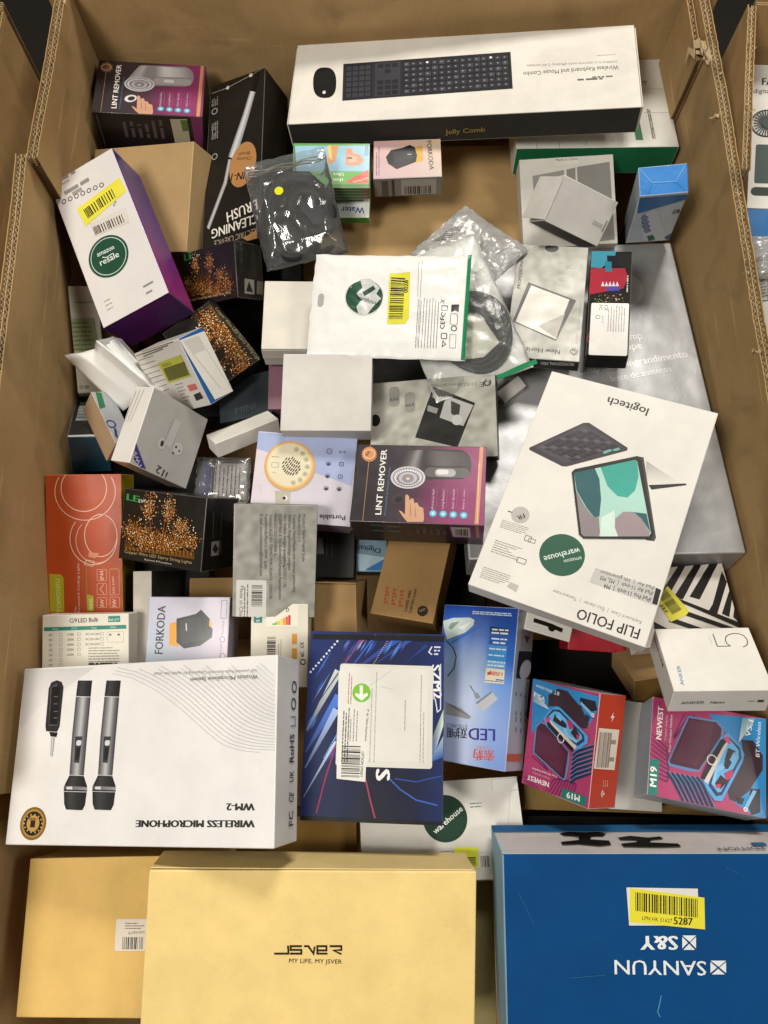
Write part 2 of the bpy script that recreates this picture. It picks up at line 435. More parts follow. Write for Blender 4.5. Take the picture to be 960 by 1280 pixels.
    def done(s):
        objs = {}
        for k, p in s.parts.items():
            if not p['f']: continue
            me = pymesh(p['name'], p['v'], p['f'], p['c'])
            if s.zfun:      # print on soft film follows its creases
                bm = bmesh.new(); bm.from_mesh(me)
                for ax in (0, 1):
                    lo = min(q.co[ax] for q in bm.verts); hi = max(q.co[ax] for q in bm.verts); c = math.ceil(lo / .0035) * .0035
                    while c < hi:
                        co, no = [0, 0, 0], [0, 0, 0]; co[ax] = c; no[ax] = 1
                        bmesh.ops.bisect_plane(bm, geom=bm.verts[:] + bm.edges[:] + bm.faces[:], plane_co=co, plane_no=no); c += .0035
                for q in bm.verts: q.co.z += s.zfun(q.co.x, q.co.y)
                bm.to_mesh(me); bm.free()
            o = link(p['name'], me, p['fin'], s.t); objs[k] = o
            if p['label']: o['label'] = p['label']
        for k, p in s.parts.items():
            if k in objs and p['parent'] in objs: objs[k].parent = objs[p['parent']]

def body_mesh(w, h, d, cols, bev=.0009, wear=.0012, seed=0, bulge=0.0):
    rnd = random.Random(seed); bm = bmesh.new(); bmesh.ops.create_cube(bm, size=1.0)
    for q in bm.verts: q.co = Vector((q.co.x * w, q.co.y * h, (q.co.z + .5) * d))
    bmesh.ops.bevel(bm, geom=list(bm.edges), offset=min(bev, d * .3), segments=2, profile=.6, affect='EDGES', clamp_overlap=True)
    for q in bm.verts:      # knocked corners
        c = Vector((math.copysign(w / 2, q.co.x), math.copysign(h / 2, q.co.y), d if q.co.z > d / 2 else 0))
        if (q.co - c).length < bev * 3.2:
            rs = random.Random(seed * 31 + int(q.co.x > 0) * 4 + int(q.co.y > 0) * 2 + int(q.co.z > d / 2))
            k = rs.uniform(0, wear); q.co += (Vector((0, 0, d / 2)) - c).normalized() * k
    bm.normal_update()
    cl = bm.loops.layers.float_color.new('Col')
    key = {'top': (0, 0, 1), 'bottom': (0, 0, -1), 'right': (1, 0, 0), 'left': (-1, 0, 0), 'far': (0, 1, 0), 'near': (0, -1, 0)}
    dflt = lin(cols.get('all', '#cccccc')); worn = lin(cols['edge']) if 'edge' in cols else None
    for f in bm.faces:
        best = max(key, key=lambda k: f.normal.dot(Vector(key[k]))); c = lin(cols.get(best, dflt))
        flat = f.normal.dot(Vector(key[best])) > .995
        if not flat and worn and rnd.random() < .55: c = mixc(c, worn, .6)
        for l in f.loops: l[cl] = (*c, 1)
        f.smooth = not flat
    me = bpy.data.meshes.new('box_body'); bm.to_mesh(me); bm.free(); return me

KIND_NAMES = {'lint1': 'lint_remover_box', 'lint2': 'lint_remover_box', 'brush': 'cleaning_brush_box', 'keyb': 'keyboard_box', 'aroma': 'diffuser_box', 'water_a': 'plaster_box', 'water_b': 'plaster_box', 'fork1': 'gadget_box', 'fork2': 'gadget_box', 'purple': 'purple_box', 'le1': 'string_light_box', 'le2': 'string_light_box', 'le3': 'string_light_box', 'bluewhite': 'blue_ended_carton', 'leafwhite': 'printed_carton', 'teal': 'teal_box', 'qbox': 'emblem_box', 'i12': 'earbud_box', 'smallwhite': 'slim_carton', 'darkmini': 'dark_box', 'pinkbox': 'mauve_box', 'grey1': 'flat_grey_box', 'bluebox': 'shrink_wrapped_box', 'scale1': 'pocket_scale_box', 'scale2': 'pocket_scale_box', 'iron': 'tool_box_carton', 'foil': 'foil_box', 'speaker': 'speaker_box', 'orange': 'ceiling_light_box', 'greyback': 'lettered_box', 'ledwhite': 'bulb_box', 'g9': 'bulb_box', 'whitestand': 'standing_carton', 'darkcase': 'dark_case', 'digital': 'digital_gadget_box', 'kraft': 'curtain_light_box', 'mic': 'microphone_box', 's2m': 'streaked_box', 'ledblue': 'desk_lamp_box', 'm19a': 'earbud_box', 'm19b': 'earbud_box', 'anker': 'charger_box', 'zebra': 'striped_box', 'redbox': 'red_box', 'hangtab': 'hang_tab', 'logi': 'tablet_case_box', 'warebox': 'flat_carton', 'jsver1': 'lettered_carton', 'sanyun': 'speaker_box', 'fan': 'fan_box', 'rblue': 'blue_box', 'rwhite': 'printed_carton'}
class Box:
    def __init__(s, key, name, label, cat, cols, finish='satin', group=None, D=None, bev=.0009, wear=.0014, seams=()):
        base, q, dm = POSE[key]; w, h, d = dm; R = Quaternion(q); name = KIND_NAMES.get(key, name)
        loc = Vector(base)
        if D: loc = loc + R @ Vector((0, 0, d - D)); d = D
        s.w, s.h, s.d = w, h, d; s.fin = finish
        s.e = bpy.data.objects.new(name, None); COL.objects.link(s.e); s.e.empty_display_size = .02
        s.e.location = loc; s.e.rotation_mode = 'QUATERNION'; s.e.rotation_quaternion = R
        tag(s.e, label, cat, group); s.faces = {}
        s.body = link('box_body', body_mesh(w, h, d, cols, bev, wear, seed=len(key) * 7 + ord(key[0]) + ord(key[-1])), finish, s.e)
        for f in seams: s.seam(*f)
    def face(s, which='top', finish=None):
        w, h, d = s.w, s.h, s.d
        o, X, Y, W, H = {'top': ((0, 0, d), (1, 0, 0), (0, 1, 0), w, h), 'right': ((w / 2, 0, d / 2), (0, 1, 0), (0, 0, 1), h, d),
            'left': ((-w / 2, 0, d / 2), (0, -1, 0), (0, 0, 1), h, d), 'near': ((0, -h / 2, d / 2), (1, 0, 0), (0, 0, 1), w, d),
            'far': ((0, h / 2, d / 2), (-1, 0, 0), (0, 0, 1), w, d)}[which]
        f = Face(s.e, o, X, Y, finish or s.fin, W, H); f.clip = True
        return f
    def seam(s, which, a0, b0, a1, b1, col, th=.0007, name='tuck_flap'):
        """a card flap lying on a face, in fractions of the face"""
        f = s.face(which); W, H = f.W, f.H; me = body_mesh(abs(a1 - a0) * W, abs(b1 - b0) * H, th, {'all': col}, bev=.0003, wear=0)
        o = link(name, me, s.fin, s.e); M = Matrix((f.X, f.Y, f.N)).transposed()
        o.matrix_local = Matrix.Translation(f.o + f.X * (((a0 + a1) / 2 - .5) * W) + f.Y * ((.5 - (b0 + b1) / 2) * H)) @ M.to_4x4()
        return o

# measured pose of every carton and bag, and of the added gap blocks: base centre, rotation quaternion, width / height / depth in metres
POSE = {
    'lint1': ((-0.3723, 0.9973, 0.2512), (0.9972, -0.0504, 0.0507, 0.0228), (0.1672, 0.1165, 0.0594)),
    'tan1': ((-0.3627, 0.8283, 0.2485), (0.9727, 0.164, -0.151, -0.0643), (0.1786, 0.1633, 0.0349)),
    'brush': ((-0.2047, 0.8804, 0.2424), (0.9782, 0.0453, -0.2027, -0.0084), (0.1018, 0.2952, 0.0631)),
    'keyb': ((0.1199, 0.9734, 0.3161), (0.9978, -0.0337, -0.052, -0.0237), (0.5142, 0.168, 0.0442)),
    'aroma': ((0.3264, 0.9893, 0.2691), (0.9987, -0.0498, -0.0046, 0.0031), (0.2493, 0.1999, 0.0261)),
    'water_a': ((-0.0778, 0.838, 0.3036), (0.9993, 0.0367, 0.0051, 0.001), (0.1149, 0.0766, 0.0265)),
    'water_b': ((-0.0761, 0.8309, 0.2749), (0.9966, 0.079, -0.0177, -0.013), (0.1124, 0.0959, 0.0153)),
    'fork1': ((0.0365, 0.8513, 0.2886), (0.9994, -0.0268, -0.0233, 0.0006), (0.1021, 0.0744, 0.0365)),
    'tan2': ((0.0616, 0.8437, 0.1157), (0.9986, -0.0523, -0.008, -0.0004), (0.3184, 0.235, 0.12)),
    'purple': ((-0.3722, 0.7116, 0.2818), (0.9701, 0.0716, -0.1312, 0.1911), (0.1075, 0.2447, 0.0662)),
    'le1': ((-0.222, 0.6956, 0.251), (0.9251, 0.2119, -0.312, -0.0437), (0.1121, 0.0797, 0.0545)),
    'le2': ((-0.2489, 0.5721, 0.2497), (0.9467, 0.0166, -0.0328, 0.3199), (0.0913, 0.1253, 0.0184)),
    'bluewhite': ((-0.2574, 0.5129, 0.3144), (0.8546, 0.378, -0.3507, 0.0609), (0.106, 0.0928, 0.0441)),
    'i12': ((-0.3042, 0.4043, 0.3201), (0.8453, 0.1135, 0.5165, -0.0763), (0.1041, 0.101, 0.0338)),
    'smallwhite': ((-0.1921, 0.4265, 0.279), (0.9045, -0.2933, 0.0603, 0.3037), (0.0965, 0.0304, 0.0134)),
    'leafwhite': ((-0.445, 0.601, 0.222), (0.9807, 0.142, 0.1167, 0.0667), (0.0406, 0.1595, 0.03)),
    'teal': ((-0.4309, 0.4425, 0.1854), (0.94, -0.3209, 0.0774, 0.0866), (0.0532, 0.1241, 0.0571)),
    'qbox': ((-0.3995, 0.4348, 0.2464), (0.9127, -0.1048, 0.3215, 0.2294), (0.0292, 0.0905, 0.05)),
    'whiteS': ((-0.1077, 0.5932, 0.2877), (0.9998, -0.0102, 0.0154, 0.0058), (0.1242, 0.1107, 0.0274)),
    'whiteV': ((-0.0736, 0.4548, 0.3401), (0.9992, 0.0385, -0.0115, -0.0063), (0.1165, 0.1063, 0.0149)),
    'scale1': ((0.2285, 0.6039, 0.3099), (0.9931, -0.0607, -0.0581, -0.0822), (0.0991, 0.2003, 0.0204)),
    'iron': ((0.3133, 0.5959, 0.3079), (0.9942, -0.0081, -0.0849, -0.0658), (0.056, 0.1684, 0.0325)),
    'foil': ((0.2739, 0.4959, 0.2569), (0.9976, -0.068, -0.0111, 0.0107), (0.3466, 0.5177, 0.0284)),
    'grey1': ((0.2816, 0.8204, 0.2464), (0.9908, 0.1323, -0.0222, 0.017), (0.1424, 0.1386, 0.04)),
    'whitetilt': ((0.2718, 0.7669, 0.3114), (0.9319, 0.2951, 0.1255, -0.1695), (0.0901, 0.0653, 0.0486)),
    'bluebox': ((0.3892, 0.7814, 0.3376), (0.6364, 0.7667, -0.0639, 0.0548), (0.0639, 0.1378, 0.0416)),
    'scale2': ((0.0682, 0.4332, 0.3048), (0.9891, 0.0916, -0.115, -0.0034), (0.17, 0.1108, 0.0211)),
    'speaker': ((-0.1054, 0.3527, 0.2728), (0.9979, 0.0492, 0.0231, -0.0343), (0.1304, 0.1189, 0.0475)),
    'lint2': ((0.0466, 0.3215, 0.3226), (0.9963, -0.0596, -0.0496, -0.0373), (0.1632, 0.1084, 0.0379)),
    'orange': ((-0.3999, 0.2861, 0.232), (0.9853, 0.1704, -0.0111, 0.0005), (0.1028, 0.1886, 0.0298)),
    'le3': ((-0.2538, 0.2999, 0.26), (0.9635, 0.1675, -0.1917, -0.0831), (0.1315, 0.0924, 0.069)),
    'greyback': ((-0.1373, 0.2479, 0.2983), (0.9809, 0.19, 0.0422, -0.0069), (0.1024, 0.1405, 0.0343)),
    'fork2': ((-0.2435, 0.1581, 0.2358), (0.9946, 0.0739, -0.0717, -0.0117), (0.1086, 0.0976, 0.04)),
    'ledwhite': ((-0.1291, 0.1446, 0.2661), (0.9914, 0.131, -0.0039, -0.0036), (0.0717, 0.1041, 0.0299)),
    'g9': ((-0.3776, 0.1436, 0.2511), (0.9907, 0.1308, -0.0363, 0.0068), (0.1141, 0.0831, 0.0196)),
    'brown1': ((-0.051, 0.2033, 0.2012), (0.9823, 0.1446, -0.1187, -0.0089), (0.0597, 0.0762, 0.0578)),
    'kraft': ((0.0405, 0.2324, 0.2484), (0.9827, -0.0337, -0.1425, -0.1132), (0.0856, 0.1208, 0.0173)),
    'digital': ((-0.0167, 0.275, 0.195), (0.9997, 0.0239, -0.0065, -0.0058), (0.0429, 0.0529, 0.03)),
    'brown3': ((-0.2182, 0.2096, 0.1664), (0.993, 0.1169, -0.0164, 0.0023), (0.092, 0.0843, 0.05)),
    'whitestand': ((-0.2897, 0.2013, 0.1671), (0.9805, 0.1228, -0.1532, -0.0103), (0.0281, 0.1209, 0.0899)),
    'mic': ((-0.2521, 0.0123, 0.3063), (0.9897, 0.0105, -0.1428, 0.0092), (0.3281, 0.1944, 0.0612)),
    's2m': ((-0.0106, 0.0416, 0.3019), (0.9998, 0.0083, -0.0104, -0.0156), (0.16, 0.2121, 0.0331)),
    'ledblue': ((0.1438, 0.0904, 0.2403), (0.9613, 0.0221, -0.2651, -0.0712), (0.101, 0.1898, 0.0695)),
    'm19a': ((0.2368, 0.0233, 0.3064), (0.8731, 0.0497, -0.4731, -0.1068), (0.1072, 0.125, 0.0431)),
    'm19b': ((0.367, 0.0016, 0.2855), (0.9939, -0.0508, 0.0013, -0.0979), (0.1314, 0.1106, 0.0498)),
    'anker': ((0.3681, 0.0904, 0.3525), (0.9637, -0.2649, -0.0313, -0.0063), (0.1065, 0.0872, 0.0379)),
    'zebra': ((0.3726, 0.1841, 0.2702), (0.9977, -0.0515, 0.0159, 0.0423), (0.1301, 0.1014, 0.03)),
    'logi': ((0.251, 0.2916, 0.373), (0.976, -0.025, -0.0897, -0.1967), (0.2049, 0.3026, 0.0274)),
    'redbox': ((0.2756, 0.1648, 0.2057), (0.9958, 0.0849, 0.0024, -0.0328), (0.0746, 0.0432, 0.05)),
    'brown5': ((0.3303, 0.0977, 0.2486), (0.9071, -0.4151, -0.0318, 0.062), (0.0526, 0.0787, 0.0328)),
    'warebox': ((0.0724, -0.0855, 0.2159), (0.995, -0.0848, -0.0449, 0.027), (0.194, 0.1117, 0.05)),
    'tanmic': ((-0.1305, -0.0833, 0.1501), (0.9996, 0.0268, 0.0086, 0.0064), (0.1923, 0.0461, 0.08)),
    'jsver1': ((-0.0781, -0.1836, 0.3049), (0.9962, 0.0843, 0.0189, -0.007), (0.3486, 0.1651, 0.0407)),
    'jsver2': ((-0.2865, -0.1834, 0.1762), (0.9969, 0.0144, -0.0748, 0.0177), (0.2322, 0.1651, 0.1)),
    'sanyun': ((0.2852, -0.1743, 0.2798), (0.994, 0.1086, -0.014, 0.0041), (0.3208, 0.2078, 0.0771)),
    'olive': ((0.082, -0.2108, 0.16), (0.9999, 0.0039, 0.0087, -0.005), (0.0923, 0.1752, 0.08)),
    'zipbag': ((-0.1265, 0.7563, 0.3238), (0.9787, 0.1712, -0.0273, 0.1099), (0.1197, 0.1545, 0.03)),
    'mailer': ((0.0066, 0.5724, 0.3631), (0.9975, 0.0467, -0.0394, -0.0353), (0.2072, 0.1478, 0.012)),
    'cablebag': ((0.0977, 0.5722, 0.3351), (0.9837, 0.0262, -0.0565, 0.1686), (0.1357, 0.2146, 0.015)),
    'crinkle': ((0.1214, 0.6903, 0.31), (0.9144, -0.0266, 0.0256, 0.4031), (0.1219, 0.1192, 0.015)),
    'whitebag': ((-0.3714, 0.5023, 0.2817), (0.9156, -0.1613, 0.1242, 0.3468), (0.0755, 0.1499, 0.02)),
    'smallpack': ((-0.2198, 0.3644, 0.255), (0.9999, -0.0128, 0.0102, 0.0053), (0.0738, 0.0676, 0.02)),
    'hangtab': ((0.2011, 0.1578, 0.308), (0.9896, -0.0183, 0.0338, -0.1387), (0.0594, 0.0241, 0.004)),
    'whiteslim': ((0.174, 0.4885, 0.2802), (0.9393, 0.0672, 0.0002, 0.3364), (0.0409, 0.019, 0.02)),
    'between': ((0.3031, 0.0146, 0.2359), (0.9939, 0.0973, 0.0414, -0.0322), (0.0664, 0.1289, 0.04)),
    'under': ((0.3262, -0.0409, 0.185), (0.9997, 0.0144, 0.0116, -0.0168), (0.3087, 0.0366, 0.05)),
    'darkmini': ((-0.1923, 0.4995, 0.206), (0.9916, -0.0329, -0.1081, 0.0632), (0.0807, 0.0705, 0.04)),
    'pinkbox': ((-0.1465, 0.5121, 0.21), (0.9998, -0.0011, 0.0175, 0.0122), (0.0422, 0.0764, 0.05)),
    'darkcase': ((-0.0661, 0.2697, 0.19), (0.9998, 0.0056, -0.0175, -0.0107), (0.0555, 0.0671, 0.05)),
    'fan': ((0.6067, 0.8977, 0.281), (0.9931, 0.0791, -0.0605, -0.0616), (0.0997, 0.2376, 0.05)),
    'rblue': ((0.585, 0.7472, 0.2601), (0.9983, 0.0163, -0.0297, -0.0475), (0.0958, 0.0553, 0.05)),
    'rwhite': ((0.5791, 0.6162, 0.2733), (0.9828, 0.1254, -0.1308, 0.0363), (0.0941, 0.0963, 0.05)),
    'gap1': ((0.2862, 0.1192, 0.0402), (0.9992, 0.039, -0.0032, -0.0093), (0.1669, 0.1126, 0.08)),
    'gap2': ((0.117, 0.2577, 0.0609), (0.9942, -0.0245, -0.0697, -0.0781), (0.0937, 0.1249, 0.08)),
    'gap3': ((-0.3399, 0.3947, 0.1001), (0.9995, 0.0186, 0.0225, 0.0154), (0.1426, 0.0756, 0.06)),
    'gap4': ((0.3266, -0.0851, 0.1651), (0.9995, 0.0259, 0.016, -0.007), (0.3037, 0.0465, 0.06)),
    'gap5': ((0.0253, 0.5757, 0.11), (1.0, 0.0022, -0.0023, -0.0018), (0.1504, 0.0837, 0.06)),
    'gap6': ((-0.3114, 0.2242, 0.1304), (0.9984, 0.0469, 0.032, 0.007), (0.1211, 0.1172, 0.06)),
    'gap7': ((-0.4448, 0.5227, 0.0905), (0.9972, 0.0417, 0.0492, 0.0367), (0.1454, 0.2126, 0.06)),
    'gap8': ((-0.2516, 0.6262, 0.0902), (0.9991, 0.018, 0.0306, 0.0248), (0.1464, 0.2135, 0.06)),
    'gap9': ((0.4796, 0.2152, 0.14), (0.9999, 0.011, -0.0044, -0.012), (0.0605, 0.1118, 0.06)),
    'gap10': ((-0.1818, 0.915, 0.1401), (0.9992, -0.0265, 0.0153, 0.0244), (0.0799, 0.3928, 0.06)),
}

# ------------------------------------------------------------------ setting: warehouse floor
me = pymesh('floor', [(-4, -3, -.62), (4, -3, -.62), (4, 5, -.62), (-4, 5, -.62)], [(0, 1, 2, 3)])
tag(link('floor', me, 'concrete'), kind='structure')

# ------------------------------------------------------------------ corrugated bins
def wall_line(p0, p1, wob, seed):
    a, b = Vector((*p0, 0)), Vector((*p1, 0)); L = (b - a).length; t = (b - a) / L; n = Vector((-t.y, t.x, 0))   # n points out of the bin
    def P(s, off, z):
        k = wob * noise.noise(Vector((s * 2.2, seed * 3.1, z * 1.5))) + wob * .4 * noise.noise(Vector((s * 7, seed, 2)))
        q = a + t * s + n * (off + k); return (q.x, q.y, z)
    return P, L
def sheet(bm, P, L, off0, off1, zlo, ztop, ds=.02, zs=(0., .5, .8, 1.)):
    """board layer between two offsets, from zlo to the ragged line ztop(s)"""
    n = max(2, int(L / ds)); rows = []
    for i in range(n + 1):
        s = L * i / n; zt = ztop(s)
        rows.append([[bm.verts.new(P(s, o, zlo + (zt - zlo) * q)) for q in zs] for o in (off0, off1)])
    for i in range(n):
        for k in range(len(zs) - 1):
            A, B = rows[i], rows[i + 1]
            bm.faces.new((A[0][k], A[0][k + 1], B[0][k + 1], B[0][k])); bm.faces.new((A[1][k + 1], A[1][k], B[1][k], B[1][k + 1]))
        A, B = rows[i], rows[i + 1]
        bm.faces.new((A[0][-1], A[1][-1], B[1][-1], B[0][-1]))
    for r, fl in ((rows[0], 0), (rows[-1], 1)):
        for k in range(len(zs) - 1):
            q = (r[0][k], r[1][k], r[1][k + 1], r[0][k + 1]); bm.faces.new(q if not fl else q[::-1])
def fluting(bm, P, L, off0, off1, zlo, ztop, wave, th=.00045, seed=0):
    mid, amp = (off0 + off1) / 2, (off1 - off0) / 2 - th; n = int(L / wave * 6); prev = None
    for i in range(n + 1):
        s = L * i / n; ph = 2 * math.pi * s / wave + 1.6 * noise.noise(Vector((s * 14, seed, 0))) + .8 * noise.noise(Vector((s * 60, seed, 2)))
        tri = 2 / math.pi * math.asin(math.sin(ph)); o = mid + amp * (.65 * tri + .35 * math.sin(ph)) * (.88 + .4 * noise.noise(Vector((s * 40, seed, 1))))
        zt = ztop(s) - .0026 + .004 * noise.noise(Vector((s * 55, seed, 5))) - .009 * max(0, noise.noise(Vector((s * 16, seed, 8))) - .15)
        cur = [bm.verts.new(P(s, o - th, zlo)), bm.verts.new(P(s, o - th, zt)), bm.verts.new(P(s, o + th, zt)), bm.verts.new(P(s, o + th, zlo))]
        if prev:
            for k in range(3): bm.faces.new((prev[k], prev[k + 1], cur[k + 1], cur[k]))
        prev = cur
def fin_mesh(bm, name, smooth=False):
    bmesh.ops.recalc_face_normals(bm, faces=bm.faces); me = bpy.data.meshes.new(name); bm.to_mesh(me); bm.free()
    if smooth: me.polygons.foreach_set('use_smooth', [True] * len(me.polygons))
    return me
def torn_scrap(parent, P, s, off, z, ln, wd, seed):
    """ragged flake of liner paper torn loose at the rim and folded inwards"""
    rnd = random.Random(seed); bm = bmesh.new(); prev = None; n = 7; y, h, x = off, z, 0.
    for i in range(n + 1):
        t = i / n; w = wd * (1 - .55 * t) * rnd.uniform(.35, 1.3); sk = rnd.uniform(-.5, .5) * wd
        q0, q1 = P(s + x - w / 2 + sk, y + rnd.uniform(-.1, .1) * wd, h + rnd.uniform(-.12, .12) * wd), P(s + x + w / 2 + sk, y, h)
        c = [bm.verts.new(q0), bm.verts.new(q1)]
        if prev: bm.faces.new((prev[0], prev[1], c[1], c[0]))
        prev = c; st = ln / n; y -= st * rnd.uniform(.0, .75); h -= st * rnd.uniform(-.35, 1.0) * (.3 + t); x += st * rnd.uniform(-.7, .7)
    o = link('torn_paper', fin_mesh(bm, 'torn_paper', False), 'bin_edge', parent)
    md = o.modifiers.new('thickness', 'SOLIDIFY'); md.thickness = .0005
    return o
def wall_panel(bin_, name, p0, p1, zlo, zhi, T=.0150, wob=.006, seed=0, scraps=0, rise=0.0, layers=2, bits=()):
    P, L = wall_line(p0, p1, wob, seed)
    def zt(s): return zhi + rise * s / L + .0022 * noise.noise(Vector((s * 9, seed, 3))) + .0012 * noise.noise(Vector((s * 60, seed, 4)))
    part = None
    bm = bmesh.new(); sheet(bm, P, L, 0, .0012, zlo, lambda s: zt(s) + .0012 * noise.noise(Vector((s * 120, seed, 9))), ds=.008)
    sheet(bm, P, L, T - .0012, T, zlo, lambda s: zt(s) + .0014 * noise.noise(Vector((s * 120, seed, 19))), ds=.008)
    part = link(name, fin_mesh(bm, name, False), 'bin_board', bin_)
    bm = bmesh.new(); sheet(bm, P, L, .0014, T - .0014, zlo + .002, lambda s: zt(s) - .016)
    link('board_core', fin_mesh(bm, 'board_core'), 'bin_core_shade', part)
    step = (T - .0024) / layers; bm = bmesh.new()
    for k in range(layers):
        o0 = .0012 + step * k; fluting(bm, P, L, o0 + .0005, o0 + step - .0005, zhi - .02, zt, .0092 if k % 2 == 0 else .0076, seed=seed + k)
        if k: sheet(bm, P, L, o0 - .0005, o0 + .0005, zhi - .02, lambda s: zt(s) - .001 + .002 * noise.noise(Vector((s * 90, seed, 7))), ds=.008)
    fl = link('corrugation', fin_mesh(bm, 'corrugation'), 'bin_edge', part)
    rnd = random.Random(seed + 50)
    for k in range(scraps):
        torn_scrap(part, P, rnd.uniform(.03, L - .03), rnd.uniform(0, T), zhi + rnd.uniform(-.001, .003), rnd.uniform(.006, .018), rnd.uniform(.002, .006), seed * 10 + k)
    for (s, ln, wd) in bits: torn_scrap(part, P, s, .002, zhi, ln, wd, int(s * 999) + seed)
    return part

RIM, FLOORZ = .42, -.12
def bin_root(name, loc, label):
    e = bpy.data.objects.new(name, None); COL.objects.link(e); e.location = (0, 0, 0); e.empty_display_size = .05
    return tag(e, label, 'cardboard bin', 'open corrugated bins standing side by side')
main_bin = bin_root('cardboard_bin', (0, 0, 0), 'open tan corrugated cardboard bin holding the heap of product boxes')
wall_panel(main_bin, 'back_panel', (-.50, 1.082), (.50, 1.082), -.45, RIM + .01, seed=1, wob=.008, bits=((.478, .03, .01),))
wall_panel(main_bin, 'side_panel', (-.463, .768), (-.463, 1.079), -.45, RIM, seed=2, wob=.003, scraps=3)
wall_panel(main_bin, 'side_panel', (-.440, -.035), (-.478, .775), -.45, RIM - .002, seed=3, wob=.004, scraps=6)
wall_panel(main_bin, 'side_panel', (-.458, -.46), (-.455, -.03), -.45, RIM - .01, seed=4, wob=.004)
wall_panel(main_bin, 'side_panel', (.458, 1.079), (.458, -.46), -.45, RIM, seed=5, wob=.005, scraps=12, bits=((.105, .062, .022), (.125, .05, .02), (.14, .035, .012), (.235, .03, .008), (.60, .03, .008)))
wall_panel(main_bin, 'inner_flap', (.446, 1.078), (.446, .952), -.1, RIM - .014, T=.009, seed=6, wob=.001, layers=1)
wall_panel(main_bin, 'front_panel', (.47, -.46), (-.47, -.46), -.45, RIM - .01, seed=7)
bm = bmesh.new(); bmesh.ops.create_grid(bm, x_segments=6, y_segments=8, size=.5)
for q in bm.verts: q.co = Vector((q.co.x * .92, q.co.y * 1.53 + .31, FLOORZ + .004 * noise.noise(q.co * 5)))
link('bin_base', fin_mesh(bm, 'bin_base'), 'bin_board', main_bin)

left_bin = bin_root('cardboard_bin', (0, 0, 0), 'neighbouring corrugated bin edge at the upper left corner, torn rim')
wall_panel(left_bin, 'side_panel', (-.566, 1.03), (-.545, -.46), -.45, RIM - .002, T=.016, seed=8, wob=.004, scraps=12, bits=((.30, .03, .01), (.36, .03, .012), (.45, .03, .01)))
wall_panel(left_bin, 'back_panel', (-1.4, 1.033), (-.552, 1.033), -.45, RIM, seed=9)
wall_panel(left_bin, 'side_panel', (-1.4, -.46), (-1.4, 1.03), -.45, RIM, seed=16)
right_bin = bin_root('cardboard_bin', (0, 0, 0), 'neighbouring corrugated bin on the right with a fan box inside')
wall_panel(right_bin, 'side_panel', (.4855, .745), (.535, 1.035), -.45, RIM + .004, T=.012, seed=10, wob=.002, scraps=8)
wall_panel(right_bin, 'side_panel', (.4850, -.46), (.4865, .742), -.45, RIM - .034, T=.0105, seed=11, wob=.001, scraps=14, layers=1)
wall_panel(right_bin, 'back_panel', (.537, 1.037), (1.36, 1.047), -.45, RIM + .004, T=.012, seed=13)
wall_panel(right_bin, 'side_panel', (1.36, 1.045), (1.36, -.46), -.45, RIM, seed=14)
wall_panel(right_bin, 'front_panel', (1.36, -.462), (.487, -.462), -.45, RIM - .02, seed=15)
bm = bmesh.new(); bmesh.ops.create_grid(bm, x_segments=4, y_segments=6, size=.5)
for q in bm.verts: q.co = Vector((q.co.x * .86 + .925, q.co.y * 1.48 + .285, .20))
link('bin_base', fin_mesh(bm, 'bin_base'), 'bin_board', right_bin)

